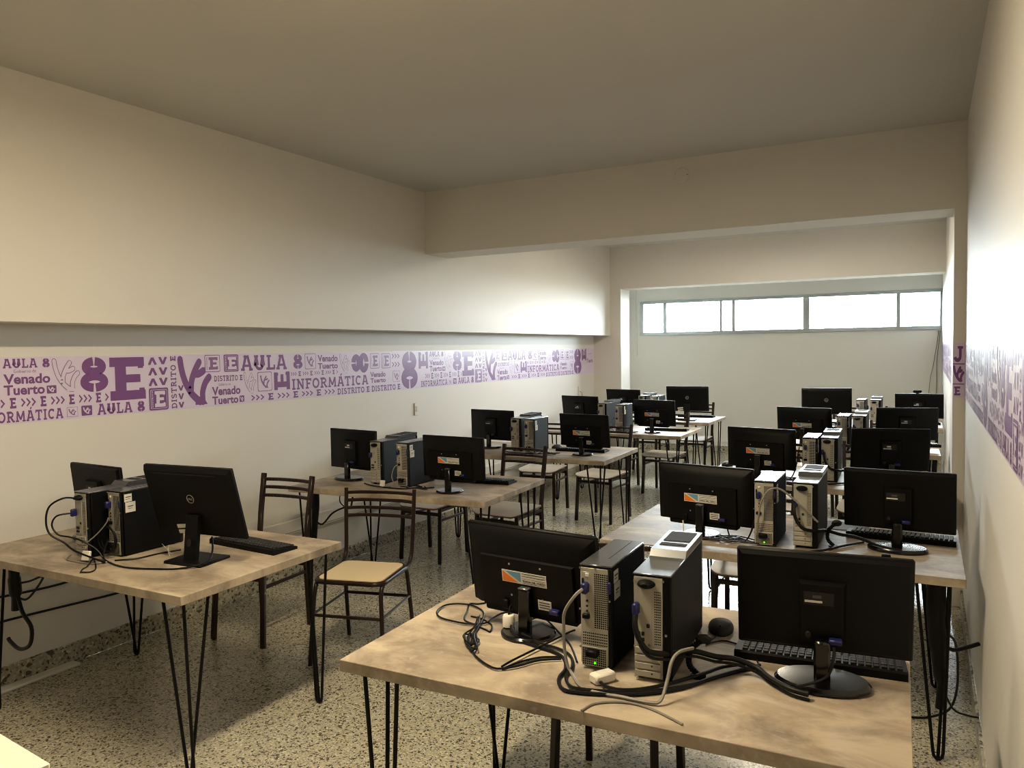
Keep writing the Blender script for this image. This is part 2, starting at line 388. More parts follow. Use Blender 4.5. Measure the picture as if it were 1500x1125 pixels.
def fit(polys, s0, s1, t0, t1, rot=0, yb=None):
    if rot: polys = [[(-y, x) if rot == 90 else (y, -x) for x, y in p] for p in polys]
    xs = [x for p in polys for x, y in p]; ys = [y for p in polys for x, y in p]
    a, b, c, d = min(xs), max(xs), min(ys), max(ys)
    if yb: c, d = yb
    return [[(s0+(x-a)/(b-a)*(s1-s0), t0+(y-c)/(d-c)*(t1-t0)) for x, y in p] for p in polys]
def disc(cx, cy, r, n=10): return [(cx+r*math.cos(2*math.pi*k/n), cy+r*math.sin(2*math.pi*k/n)) for k in range(n)]
def antler(t=.155):
    st = [[(.08, .94), (.12, .72), (.22, .46), (.40, .22), (.62, .06)], [(.36, .27), (.39, .50), (.50, .72), (.62, .88)], [(.47, .64), (.60, .64), (.74, .70)], [(.70, .06), (.70, .26), (.78, .44), (.90, .56)]]
    out = []
    for s in st:
        sp = [(p.x, p.y) for p in smoothpts([(x, y, 0) for x, y in s], 5)]
        out += [[tuple(p) for p in q] for q in ribbon(sp, t)]; out.append(disc(*sp[0], t/2)); out.append(disc(*sp[-1], t/2))
    out.append([(.48, .0), (.84, .0), (.74, .12), (.5, .16)])
    return out
FONT_CACHE = {}
def sans_polys(txt, bold=.022):
    if (txt, bold) not in FONT_CACHE:
        cu = bpy.data.curves.new('tmp_text', 'FONT'); cu.body = txt; cu.offset = bold; cu.resolution_u = 3
        o = bpy.data.objects.new('tmp_text', cu); C.objects.link(o)
        dg = bpy.context.evaluated_depsgraph_get(); me = bpy.data.meshes.new_from_object(o.evaluated_get(dg))
        FONT_CACHE[txt, bold] = [[(me.vertices[i].co.x, me.vertices[i].co.y) for i in p.vertices] for p in me.polygons]
        bpy.data.objects.remove(o); bpy.data.curves.remove(cu); bpy.data.meshes.remove(me)
    return FONT_CACHE[txt, bold]
def rpoly(s0, s1, t0, t1, r): return [rrect(s1-s0, t1-t0, r, 4, (s0+s1)/2, (t0+t1)/2)]
def inset(b, k): return (b[0]+k, b[1]-k, b[2]+k, b[3]-k)
def item_layers(kind, txt, b):
    """list of (layer, material, polygons) in (s, t) wall coordinates"""
    if kind == 'slab': return [(1, PURPLE, fit(slab_polys(txt), *b, yb=(0, 1)))]
    if kind == 'vert': return [(1, PURPLE, fit(slab_polys(txt), *b, rot=90))]
    if kind == 'sans': return [(1, PURPLE, fit(sans_polys(txt, .03), *b))]
    if kind == 'tiny': return [(1, PURPLE2, fit(sans_polys(txt, .0), *b))]
    if kind == 'antl': return [(1, PURPLE, fit(antler(), *b))]
    if kind == 'antlo': return [(1, PURPLE2, fit(antler(.17), *b)), (2, BANNER, fit(antler(.125), *inset(b, .003)))]
    h = b[3]-b[2]; r = h*.09
    if kind == 'boxf': return [(1, PURPLE, rpoly(*b, r)), (2, BANNER, fit(antler(.17), *inset(b, h*.16)))]
    if kind == 'boxo': return [(1, PURPLE2, rpoly(*b, r)), (2, BANNER, rpoly(*inset(b, h*.035), r)), (3, PURPLE2, fit(antler(.13), *inset(b, h*.17)))]
    e = (b[0]+h*.28, b[1]-h*.16, b[2]+h*.14, b[3]-h*.14); dv = (b[0]+h*.12, b[0]+h*.2, b[2]+h*.14, b[3]-h*.14)
    if kind == 'boxE': return [(1, PURPLE, rpoly(*b, r)), (2, BANNER, rpoly(*inset(b, h*.07), r*.7)), (3, PURPLE, rpoly(*inset(b, h*.09), r*.7)), (4, BANNER, fit(slab_polys('E'), *e) + fit(slab_polys('DISTRITO'), *dv, rot=90))]
    if kind == 'boxEo': return [(1, PURPLE2, rpoly(*b, r)), (2, BANNER, rpoly(*inset(b, h*.045), r*.7)), (3, PURPLE2, fit(slab_polys('E'), *e) + fit(slab_polys('DISTRITO'), *dv, rot=90))]
    if kind == 'rotE': return [(1, PURPLE, fit(slab_polys('E'), *b, rot=90))]
    if kind == 'rot8': return [(1, PURPLE, fit(slab_polys('8'), *b, rot=90))]
ITEMS = [('slab','AULA 8',2.13,2.36,1.576,1.622),('tiny','Gobierno de',2.18,2.29,1.551,1.568),('sans','Venado',2.13,2.36,1.495,1.546),('sans','Tuerto',2.13,2.33,1.44,1.491),('boxf','',2.34,2.39,1.439,1.481),
('antlo','',2.37,2.52,1.441,1.62),('slab','8',2.52,2.68,1.437,1.622),('slab','E',2.69,2.91,1.378,1.62),('slab','>>> E >>> E >>> E >>> E >',2.06,2.68,1.375,1.428),('slab','INFORMÁTICA',1.99,2.42,1.306,1.36),
('boxo','',2.44,2.5,1.308,1.361),('boxf','',2.52,2.58,1.309,1.363),('slab','AULA 8',2.61,2.90,1.306,1.366),('slab','ΛV',2.93,3.06,1.573,1.618),('slab','ΛV',2.93,3.06,1.511,1.556),('slab','ΛV',2.93,3.06,1.449,1.494),
('boxE','',2.93,3.06,1.304,1.436),('vert','DISTRITO E',3.08,3.12,1.306,1.622),('slab','V',3.13,3.17,1.41,1.443),('slab','V',3.13,3.17,1.357,1.394),('slab','V',3.13,3.17,1.306,1.342),('antl','',3.13,3.38,1.312,1.622),
('boxEo','',3.33,3.45,1.516,1.626),('boxE','',3.48,3.6,1.514,1.626),('slab','AULA 8',3.62,4.19,1.516,1.618),('slab','DISTRITO E',3.4,3.63,1.455,1.491),('tiny','Gobierno de',3.43,3.53,1.426,1.443),('sans','Venado',3.38,3.61,1.365,1.421),
('sans','Tuerto',3.38,3.59,1.307,1.359),('boxf','',3.6,3.64,1.311,1.353),('antlo','',3.64,3.745,1.361,1.509),('boxo','',3.76,3.89,1.37,1.504),('rotE','',3.91,4.06,1.372,1.499),('slab','>>> E >>> E >>> E >>>',3.70,4.53,1.308,1.355),
('boxo','',4.215,4.33,1.509,1.624),('sans','Venado',4.35,4.57,1.56,1.611),('sans','Tuerto',4.35,4.57,1.506,1.551),('antlo','',4.59,4.71,1.466,1.617),('rot8','',4.73,4.94,1.462,1.622),('boxEo','',4.96,5.08,1.492,1.617),
('boxEo','',5.11,5.23,1.489,1.615),('slab','>>>',5.25,5.36,1.564,1.614),('slab','>>>',5.25,5.36,1.492,1.546),('slab','>>> E >>> E >>> E >>> E >',4.07,4.57,1.462,1.496),('slab','INFORMÁTICA',4.08,4.93,1.366,1.442),
('sans','Venado',4.96,5.16,1.42,1.464),('sans','Tuerto',4.96,5.16,1.374,1.412),('boxo','',5.26,5.36,1.37,1.465),('slab','DISTRITO E DISTRITO E',4.56,5.36,1.303,1.35),('slab','8',5.38,5.62,1.306,1.624),('rotE','',5.64,5.785,1.471,1.622)]
PERIOD = 3.68; ZB0, ZB1 = 1.298, 1.631
NAMES = {'slab': 'lettering', 'vert': 'lettering', 'sans': 'lettering', 'tiny': 'lettering', 'antl': 'antler_emblem', 'antlo': 'antler_emblem', 'boxf': 'square_emblem', 'boxo': 'square_emblem', 'boxE': 'letter_square', 'boxEo': 'letter_square', 'rotE': 'lettering', 'rot8': 'lettering'}
def banner_mesh(nm, layers, mp):
    mb = {}
    for ly, mt, polys in layers:
        b = mb.setdefault(mt.name, (mt, MB()))[1]
        for i, p in enumerate(polys):
            if len(p) < 3: continue
            ar = sum(p[i][0]*p[(i+1) % len(p)][1]-p[(i+1) % len(p)][0]*p[i][1] for i in range(len(p)))
            if ar < 0: p = p[::-1]
            b.add([mp(x, y, .0015+.0004*ly+.000025*(i % 12)) for x, y in p], [tuple(range(len(p)))])
    out = MB(); mats = []; idx = []
    for mt, b in mb.values():
        out.add(b.v, b.f); idx += [len(mats)]*len(b.f); mats.append(mt)
    me = out.mesh(nm, False)
    for mt in mats: me.materials.append(mt)
    me.polygons.foreach_set('material_index', idx); return me
def banner(label, mp, lo, hi, shift, axis_vec, periods, panel):
    t = obj('wall_banner', panel, BANNER); tag(t, label, 'banner', 'lilac lettered wall band')
    for it in ITEMS:
        k, tx, b = it[0], it[1], it[2:]
        me = None
        for n in periods:
            o_ = shift+PERIOD*n
            if b[0]+o_ < lo or b[1]+o_ > hi: continue
            if me is None: me = banner_mesh(NAMES[k], item_layers(k, tx, b), mp)
            o = bpy.data.objects.new(NAMES[k], me); C.objects.link(o); o.parent = t; o.location = axis_vec*o_
    return t
EXB = .0015
banner('lilac vinyl band with purple lettering along the left wall', lambda s, z, e: (XL+e, s, z), -.5, YH1-.02, 0, Vector((0, 1, 0)), (-1, 0, 1, 2), bx(XL, XL+EXB, YBACK, YH1, ZB0, ZB1))
banner('lilac vinyl band with purple lettering along the near right wall', lambda s, z, e: (XR-e, YB1-s, z), .02, 6, .13-0, Vector((0, -1, 0)), (-1, 0), bx(XR-EXB, XR, YBACK, YB1, ZB0, ZB1))
banner('lilac vinyl band on the right wall beyond the pier', lambda s, z, e: (X2-e, YW-s, z), .05, YW-YB2-.05, .4, Vector((0, -1, 0)), (-1, 0, 1), bx(X2-EXB, X2, YB2, YW, ZB0, ZB1))
t = obj('wall_banner', bx(XP, XR-.002, YB1-EXB, YB1, ZB0, ZB1), BANNER); tag(t, 'narrow lilac strip with J and E on the pier face', 'banner', 'lilac lettered wall band')
mpp = lambda s, z, e: (s, YB1-e, z)
obj('lettering', banner_mesh('lettering', [(1, PURPLE, fit(slab_polys('J'), XP+.004, XR-.012, 1.515, 1.612))], mpp), PURPLE, t)
obj('lettering', banner_mesh('lettering', [(1, PURPLE, fit(slab_polys('E'), XP+.008, XR-.024, 1.31, 1.365))], mpp), PURPLE, t)
obj('antler_emblem', banner_mesh('antler_emblem', [(1, PURPLE, fit(antler(.2), XP+.001, XR-.003, 1.392, 1.495))], mpp), PURPLE, t)
for z in (1.503, 1.38): obj('dividing_line', banner_mesh('dividing_line', [(1, PURPLE, rpoly(XP, XR-.003, z-.003, z+.003, .001))], mpp), PURPLE, t)

# ------------------------------------------------------------------ small wall fittings
t = thing('ceiling_box_cover', 'round white cover plate on the front of the beam', 'cover plate', (-1.549, YB1, 2.848))
obj('plate', MB().lathe([(.054, 0), (.054, .006), (.048, .011), (.0, .012)], 36).xf(Matrix.Rotation(R(90), 4, 'X')), WALL, t)
obj('screw', MB().lathe([(.004, 0), (.004, .002)], 10, (.04, .0, .0105)).xf(Matrix.Rotation(R(90), 4, 'X')), GREYP, t)
t = thing('wall_switch', 'white switch box on the left wall below the band', 'switch', (XL, 5.588, 1.115))
obj('box', MB().box((.005, 0, 0), (.010, .062, .11), .003), WHITEP, t); obj('rocker', MB().box((.0115, 0, 0), (.005, .03, .05), .002), PAPER, t)
t = thing('wall_outlet', 'small white outlet near the far end of the left wall', 'outlet', (XL, 9.22, 1.08))
obj('plate', MB().box((.006, 0, 0), (.012, .075, .115), .004), WHITEP, t)
obj('plug_lead', MB().tube(smoothpts([(.01, 0, -.01), (.035, .01, -.03), (.03, .03, -.1), (.02, .04, -.25)]), .004), GREYC, t)
t = thing('cable_trunking', 'long white cable duct low along the left wall', 'cable duct', (XL+.002, 6.7, .39))
obj('duct', MB().box((.018, 0, 0), (.036, 6.0, .095), .004), WALL, t); obj('lid_seam', MB().box((.0365, 0, -.035), (.002, 6.0, .004)), GREYC, t)
t = tag(obj('floor_batten', bx(-3.992, -3.925, .9, 2.41, 0, .014, .003), WHITEP), 'white plastic strip lying on the floor beside the left skirting', 'strip')
wires = (((-.02+.13, YW-.02, 1.80), (.11, YW-.03, 1.72), (.06, YW-.03, 1.35), (.02, YW-.03, 1.12), (-.0, YW-.03, .75), (-.02, YW-.03, .2)),
         ((.135, YW-.02, 1.80), (.13, YW-.03, 1.72), (.10, YW-.03, 1.4), (.10, YW-.03, 1.12), (.09, YW-.03, .75), (.09, YW-.03, .2)))
for k, wpts in enumerate(wires):
    tag(obj('hanging_wire', MB().tube(smoothpts(wpts), .005, 6), GREYC), ('thin wire hanging left of the other below the window corner', 'thin wire hanging closest to the far right wall corner')[k], 'wire', 'wires below the window')
for k, wpts in enumerate((((XL+.012, .2, .35), (XL+.012, 1.4, .345), (XL+.012, 2.1, .33), (XL+.012, 2.8, .295), (XL+.012, 3.4, .33), (XL+.02, 3.72, .39)),
                          ((XL+.012, 2.0, .46), (XL+.02, 2.35, .44), (XL+.012, 2.7, .46), (XL+.012, 3.2, .50), (XL+.012, 3.6, .44), (XL+.02, 3.74, .41)))):
    tag(obj('wall_cable', MB().tube(smoothpts(wpts), .006, 6), BCAB), ('lower black cable sagging along the left wall under the nearest table', 'upper black cable sagging along the left wall under the nearest table')[k], 'cable')

tag(obj('wall_conduit', MB().tube([(-4.13, YW-.011, 1.5), (-4.13, YW-.011, ZC)], .009, 10), WALL), 'thin white vertical conduit left of the window', 'conduit')
# ------------------------------------------------------------------ tables
TW, TD, TT, TH = 1.462, .883, .034, .75
ORD = {'1': 'nearest', '2': 'second', '3': 'third', '4': 'fourth', '5': 'farthest'}
def where(k): return '%s %s table' % (ORD[k[1]], 'left' if k[0] == 'L' else 'right')
TAB = {'L1': (-2.385, 1.844, .653), 'L2': (-2.25, 3.79, 2.8), 'L3': (-2.209, 5.557, 2.2), 'L4': (-2.142, 7.418, 1.2), 'L5': (-2.222, 8.845, .57),
       'R1': (-.019, 1.707, 1.7), 'R2': (.131, 3.281, .15), 'R3': (.112, 5.03, .6), 'R4': (.095, 6.841, 1.4), 'R5': (.14, 8.903, 0)}
def hairpin(sx, sy):
    b = MB(); z1 = TH-TT-.003
    B = Vector((-sx*.085, -sy*.085, .007)); P1 = Vector((-sx*.05, -sy*.05, z1)); P2 = Vector((-sx*.165, -sy*.05, z1)); P3 = Vector((-sx*.05, -sy*.165, z1))
    d = (P2-P1).normalized()*.018
    pts = [P1, B-d+Vector((0, 0, .03)), B-d*.8+Vector((0, 0, .010)), B-d*.3, B+d*.3, B+d*.8+Vector((0, 0, .010)), B+d+Vector((0, 0, .03)), P2]
    b.tube(pts, .0065, 8); b.tube([P3, B+Vector((0, 0, .004))], .0065, 8)
    b.box((-sx*.105, -sy*.105, z1), (.14, .14, .005), .001)
    return b
LEG = {}
for k, (x, y, a) in TAB.items():
    t = thing('work_table', 'mottled beige laminate table with hairpin legs, %s in the %s row' % (ORD[k[1]], 'left' if k[0] == 'L' else 'right'), 'table', (x, y, 0), R(a), 'beige tables with hairpin legs')
    obj('table_top', cached('table_top', lambda: MB().box((-TW/2, TD/2, TH-TT/2), (TW, TD, TT), .0015)), LAM, t)
    for sx in (-1, 1):
        for sy in (-1, 1):
            # sx=1 right, sy=1 back
            obj('leg', cached('hairpin%d%d' % (sx, sy), lambda: hairpin(sx, sy)), BLKM, t, (0 if sx > 0 else -TW, TD if sy > 0 else 0, 0))
t = thing('white_desk', 'white desk whose corner shows at the lower left', 'desk', (-1.672, .95, 0), R(-5.9))
obj('desk_top', MB().box((-.6, -.35, .735), (1.2, .7, .03), .003), WHITETOP, t)
for x in (-.05, -1.15):
    for y in (-.05, -.65): obj('leg', MB().box((x, y, .36), (.04, .04, .72), .003), GREYP, t)

# ------------------------------------------------------------------ chairs
def sq(p0, p1, w_=.024, b=.003):
    """square steel tube from p0 to p1"""
    p0, p1 = Vector(p0), Vector(p1); d = p1-p0; L_ = d.length
    q = d.to_track_quat('Z', 'Y').to_matrix(); return MB().box((p0+p1)/2, (w_, w_, L_), b, q)
def seat_surface(w_, d_, z, th, curve, r=.06):
    b = MB(); poly = rrect(w_, d_, r, 7); n = len(poly)
    def zz(x, y): return z - curve*max(0, (-y-d_*.18)/(d_*.32))**2 - .012*(1-(2*x/w_)**2)*(1 if curve else 0)
    # concentric rings for a shaped surface
    vs = []; fs = []; rings = (0, .35, .7, 1.0)
    for s in (1, -1):
        base = len(vs)
        for f in rings:
            for x, y in poly: vs.append((x*f if f else 0.0, y*f if f else 0.0, zz(x*f, y*f) + (0 if s > 0 else -th)))
        for i in range(len(rings)-1):
            for k in range(n):
                a, b_, c, d = base+i*n+k, base+i*n+(k+1) % n, base+(i+1)*n+(k+1) % n, base+(i+1)*n+k
                fs.append((a, d, c, b_) if s > 0 else (a, b_, c, d))
    o1, o2 = 3*n, 4*n+3*n
    for k in range(n): fs.append((o1+k, o2+k, o2+(k+1) % n, o1+(k+1) % n))
    b.add(vs, fs); return b
def chair_b(label, x, y, rz):
    t = thing('school_chair', label, 'chair', (x, y, 0), R(rz), 'pale seated slat back chairs')
    obj('seat', cached('chair_b_seat', lambda: seat_surface(.40, .40, .452, .006, .018).xf(Matrix.Translation((0, -.01, 0)))), SEATW, t)
    obj('seat_board', cached('chair_b_board', lambda: seat_surface(.402, .402, .4458, .007, .018).xf(Matrix.Translation((0, -.01, 0)))), PLY, t)
    for s in (-1, 1):
        obj('leg', cached('chair_b_fl%d' % s, lambda: sq((s*.182, -.195, 0), (s*.172, -.165, .425), .027)), BROWN, t)
        def post():
            b = MB(); P = [(s*.182, .205, 0), (s*.178, .185, .44), (s*.182, .215, .66), (s*.186, .255, .885)]
            for a, c in zip(P, P[1:]): q = sq(a, Vector(c)+(Vector(c)-Vector(a)).normalized()*.004, .027); b.add(q.v, q.f)
            return b
        obj('leg', cached('chair_b_bl%d' % s, post), BROWN, t)
        obj('side_rail', cached('chair_b_sr%d' % s, lambda: sq((s*.174, -.175, .408), (s*.178, .185, .408), .024)), BROWN, t)
        obj('stretcher', cached('chair_b_st%d' % s, lambda: sq((s*.175, -.178, .33), (s*.18, .19, .33), .018)), BROWN, t)
    for yy, nm in ((-.172, 'f'), (.188, 'b')):
        obj('cross_rail', cached('chair_b_cr'+nm, lambda: sq((-.172, yy, .375), (.172, yy, .375), .024)), BROWN, t)
    for i, (zz, yy) in enumerate(((.853, .247), (.806, .239), (.756, .230))):
        def rail():
            b = MB(); P = smoothpts([(-.176, yy, zz), (-.08, yy+.022, zz), (.08, yy+.022, zz), (.176, yy, zz)], 5)
            for a, c in zip(P, P[1:]): q = sq(a, c, .019, .002); b.add(q.v, q.f)
            return b
        obj('back_rail', cached('chair_b_rail%d' % i, rail), BROWN, t)
    return t
def chair_a(label, x, y, rz):
    t = thing('school_chair', label, 'chair', (x, y, 0), R(rz))
    obj('seat', MB().prism(rrect(.36, .35, .045, 7), .441, .452), SEATY, t)
    obj('seat_frame', MB().tube([(px, py, .438) for px, py in rrect(.382, .372, .055, 7)], .0125, 10, True).prism(rrect(.375, .365, .05, 7), .43, .440), BROWN, t)
    for s in (-1, 1):
        obj('back_post', MB().tube(smoothpts([(s*.19, .02, .432), (s*.195, .15, .437), (s*.198, .205, .465), (s*.2, .228, .52), (s*.205, .245, .68), (s*.208, .262, .85)], 5), .0115, 10), BROWN, t)
        obj('leg', MB().tube(smoothpts([(s*.205, -.215, 0), (s*.192, -.192, .28), (s*.186, -.18, .38), (s*.185, -.15, .425), (s*.187, -.06, .432), (s*.19, .04, .436)], 5), .0115, 10), BROWN, t)
        obj('leg', MB().tube(smoothpts([(s*.2, .235, 0), (s*.192, .195, .28), (s*.188, .175, .40), (s*.187, .15, .43)], 4), .0115, 10), BROWN, t)
        obj('stretcher', MB().tube([(s*.194, -.195, .265), (s*.194, .197, .265)], .007, 8), BROWN, t)
    obj('stretcher', MB().tube([(-.194, -.195, .262), (.194, -.195, .262)], .0085, 8), BROWN, t)
    obj('stretcher', MB().tube([(-.194, .197, .262), (.194, .197, .262)], .0085, 8), BROWN, t)
    for zz, yy in ((.822, .259), (.778, .255), (.735, .25), (.692, .246)):
        obj('back_rail', MB().tube(smoothpts([(-.206, yy, zz), (-.1, yy+.02, zz+.003), (.1, yy+.02, zz+.003), (.206, yy, zz)], 5), .0095, 8), BROWN, t)
    return t
chair_a('brown tubular chair with yellow seat and four back rails, pulled out', -2.68, 3.21, 14.8)
CH = [('L1', -3.42, 3.19, 4, 'three-railed brown chair behind the monitors of the '), ('L2', -3.45, 5.02, 0, 'brown chair by the wall side of the '), ('L2', -2.77, 5.02, -3, 'brown chair at the aisle end of the '),
      ('L3', -3.40, 6.90, 5, 'brown chair by the wall side of the '), ('L3', -2.73, 6.82, -6, 'brown chair at the aisle end of the '), ('L4', -3.20, 8.47, 0, 'brown chair by the wall side of the '), ('L4', -2.60, 8.36, -5, 'brown chair at the aisle end of the '),
      ('L5', -3.28, 9.95, 0, 'brown chair by the wall side of the '), ('L5', -2.69, 9.96, 0, 'brown chair at the aisle end of the '),
      ('R1', -.975, 2.565, 4, 'brown chair half hidden behind the '), ('R2', -.83, 4.27, 2, 'brown chair with seat tucked under the '),
      ('R3', -1.02, 6.06, 0, 'brown chair at the aisle end of the '), ('R3', -.38, 6.15, 0, 'brown chair by the wall side of the '), ('R4', -.97, 7.98, 0, 'brown chair at the aisle end of the '), ('R4', -.3, 7.98, 0, 'brown chair by the wall side of the '),
      ('R5', -.83, 9.92, 0, 'brown chair at the aisle end of the '), ('R5', -.25, 9.92, 0, 'brown chair by the wall side of the ')]
for k, x, y, a, pre in CH: chair_b(pre + where(k), x, y, a)

# ------------------------------------------------------------------ monitors: origin under the stand, rear side faces -Y
def panel_matrix(zb, tilt): return Matrix.Translation((0, .04, zb-TH)) @ Matrix.Rotation(R(tilt), 4, 'X')   # panel x across, z up, y = towards the user
def frustum(w0, h0, w1, h1, y0, y1, zc0, zc1):
    vs = []
    for w_, h_, y, zc in ((w0, h0, y0, zc0), (w1, h1, y1, zc1)): vs += [(-w_/2, y, zc-h_/2), (w_/2, y, zc-h_/2), (w_/2, y, zc+h_/2), (-w_/2, y, zc+h_/2)]
    return MB().add(vs, [(3,2,1,0), (4,5,6,7), (0,1,5,4), (1,2,6,5), (2,3,7,6), (3,0,4,7)])
def flip(mb): mb.f = [f[::-1] for f in mb.f]; return mb
def vga(M, x, y, z, par):
    b = MB().box((x, y-.012, z), (.032, .02, .014), .003).xf(M); obj('video_plug', b, BLUE, par)
def screen_part(t, M, w_, h_):
    p = obj('bezel', MB().box((0, .009, h_/2), (w_, .018, h_), .004).xf(M), BLK, t)
    obj('screen', MB().box((0, .0186, h_/2+.005), (w_-.026, .0012, h_-.04)).xf(M), SCREEN, p)
def mon_sticker(label, x, y, yaw, w_, h_, tilt, zb, base=BLKG):
    t = thing('computer_monitor', label, 'monitor', (x, y, TH), R(yaw), 'computer monitors')
    M = panel_matrix(zb, -(-tilt)) if False else panel_matrix(zb, tilt)
    screen_part(t, M, w_, h_)
    sh = flip(frustum(w_*.985, h_*.97, w_*.80, h_*.80, 0.002, -.026, h_*.5, h_*.44)).xf(M)
    s = obj('rear_shell', sh, BLKS, t)
    obj('rear_block', flip(frustum(w_*.73, h_*.63, w_*.71, h_*.61, -.018, -.038, h_*.355, h_*.355)).xf(M), BLKS, t)
    obj('lower_lip', MB().box((0, -.012, .002), (w_*.72, .04, .026), .006).xf(M), BLK, t)
    obj('logo_recess', MB().box((0, -.0135, h_*.865), (w_*.17, .004, h_*.045), .001).xf(M @ Matrix.Rotation(R(-4), 4, 'X')), BLKG, s)
    for sx in (-1, 1):
        for z in (.22, .60): obj('screw', MB().lathe([(.0035, 0), (.0035, .002)], 8).xf(M @ Matrix.Translation((sx*w_*.12, -.0375, h_*z)) @ Matrix.Rotation(R(90), 4, 'X')), METAL, s)
    st = obj('sticker', MB().box((-.005, -.0387, h_*.45), (w_*.345, .0012, h_*.145)).xf(M), PAPER, t)
    x0, x1, z0, z1 = -.005-w_*.1725, -.005+w_*.1725, h_*.3775, h_*.5225; xm = x0+(x1-x0)*.44
    def flat(nm, poly, mt, e=.0006):
        obj(nm, MB().add([M @ Vector((px, -.0393-e, pz)) for px, pz in poly], [tuple(range(len(poly)))]), mt, st)
    g = .003
    flat('orange_field', [(x0+g, z0+g), (xm-.012, z0+g), (x0+g, z1-g)], ORANGE)
    flat('blue_field', [(xm-.006, z0+g+.004), (xm-.002, z0+g+.004), (xm-.002, z1-g), (x0+.014, z1-g)], SKYB)
    for q, (fz, hh) in enumerate(((.86, .05), (.66, .045), (.46, .03), (.1, .035))): flat('print_line', [(xm+.004, z0+(z1-z0)*fz-.0), (x1-.004, z0+(z1-z0)*fz), (x1-.004, z0+(z1-z0)*(fz+hh)), (xm+.004, z0+(z1-z0)*(fz+hh))], PRINT)
    tp = fit(sans_polys('TIERRA DEL FUEGO', .03), xm+.004, x1-.004, z0+(z1-z0)*.2, z0+(z1-z0)*.36)
    b = MB()
    for p in tp: b.add([M @ Vector((px, -.0400, pz)) for px, pz in p], [tuple(range(len(p)))])
    obj('lettering', b, BLK, st)
    pl = obj('rating_plate', MB().box((w_*.135, -.0388, h_*.165), (w_*.10, .0014, h_*.115)).xf(M), PAPER, t)
    for q in range(3): obj('print_line', MB().box((w_*.135, -.0397, h_*(.135+.03*q)), (w_*.08, .0006, h_*.012)).xf(M), PRINT, pl)
    vga(M, w_*.22, -.037, h_*.13, t)
    obj('power_plug', MB().box((-w_*.17, -.043, h_*.10), (.022, .012, .03), .003).xf(M), BLK, t)
    obj('stand_post', MB().box((0, -.018, .075), (.042, .026, .145), .006), BLKG, t)
    obj('post_cap', MB().box((0, -.020, .148), (.036, .024, .006), .002), SILVER, t)
    obj('base', MB().lathe([(.078, 0), (.086, .003), (.086, .008), (.080, .014), (.0, .016)], 40), base, t)
    return t
def mon_plain(label, x, y, yaw, w_, h_, tilt, zb, cross=False):
    t = thing('computer_monitor', label, 'monitor', (x, y, TH), R(yaw), 'computer monitors')
    M = panel_matrix(zb, tilt)
    screen_part(t, M, w_, h_)
    obj('rear_shell', flip(frustum(w_*.99, h_*.98, w_*.93, h_*.9, .002, -.008, h_*.5, h_*.5)).xf(M), BLKS, t)
    rb = obj('rear_block', flip(frustum(w_*.27, h_*.62, w_*.24, h_*.58, -.007, -.026, h_*.43, h_*.43)).xf(M), BLK, t)
    lb = obj('rating_plate', MB().box((-w_*.02, -.0268, h_*.585), (w_*.17, .0012, h_*.13)).xf(M), GREYP, t)
    obj('white_strip', MB().box((-w_*.05, -.0277, h_*.555), (w_*.10, .0008, h_*.022)).xf(M), PAPER, lb)
    obj('print_mark', MB().box((-w_*.03, -.0277, h_*.605), (w_*.05, .0008, h_*.03)).xf(M), PAPER if cross else PRINT, lb)
    obj('power_jack', MB().lathe([(.007, 0), (.007, .01)], 12).xf(M @ Matrix.Translation((-w_*.08, -.026, h_*.22)) @ Matrix.Rotation(R(90), 4, 'X')), GREYP, t)
    vga(M, w_*.075, -.028, h_*.19, t)
    obj('stand_post', MB().box((0, -.012, .062), (.040, .03, .118), .006), BLKG, t)
    obj('base', MB().lathe([(.110, 0), (.118, .004), (.118, .011), (.110, .019), (.0, .022)], 44, (0, 0, 0), 1, .68), BLKG, t)
    return t
def mon_flat(label, x, y, yaw, w_, h_, tilt, zb):
    t = thing('computer_monitor', label, 'monitor', (x, y, TH), R(yaw), 'computer monitors')
    M = panel_matrix(zb, tilt)
    screen_part(t, M, w_, h_)
    s = obj('rear_shell', flip(frustum(w_*.995, h_*.99, w_*.94, h_*.90, .002, -.016, h_*.5, h_*.49)).xf(M), BLKS, t)
    obj('vent_slit', MB().box((-.01, -.0162, h_*.91), (w_*.72, .003, .004)).xf(M), DARKHOLE, s)
    lg = obj('round_emblem', MB().tube([(.0185*math.cos(a), 0, .0185*math.sin(a)) for a in [2*math.pi*k/28 for k in range(28)]], .0014, 6, True).xf(M @ Matrix.Translation((0, -.0168, h_*.56))), METAL, t)
    b = MB()
    for p in fit(sans_polys('DELL', .03), -.0135, .0135, -.0045, .0045): b.add([M @ Vector((px, -.0172, pz+h_*.56)) for px, pz in p], [tuple(range(len(p)))])
    obj('lettering', b, METAL, lg)
    for z in (.17, .09): obj('rating_plate', MB().box((-w_*.16, -.0172, h_*z), (w_*.13, .0012, h_*.055)).xf(M @ Matrix.Rotation(R(-6), 4, 'Y')), PAPER, t)
    nk = obj('stand_neck', MB().prism([(-.034, .0), (.034, .0), (.034, .195), (-.034, .195)], -.009, .009, Matrix.Translation((0, -.03, .006)) @ Matrix.Rotation(R(90-7), 4, 'X')), BLKS, t)
    obj('cable_hole', MB().lathe([(.014, 0), (.014, .001)], 16, (0, 0, 0), .8, 1.2).xf(Matrix.Translation((0, -.0285, .085)) @ Matrix.Rotation(R(83), 4, 'X') @ Matrix.Translation((0, 0, .0095))), DARKHOLE, nk)
    obj('base', MB().box((0, .005, .006), (.205, .175, .012), .004), BLKS, t)
    return t
st_ = 'black monitor with orange and blue sticker on the '
pl_ = 'plain black monitor with small label on the '
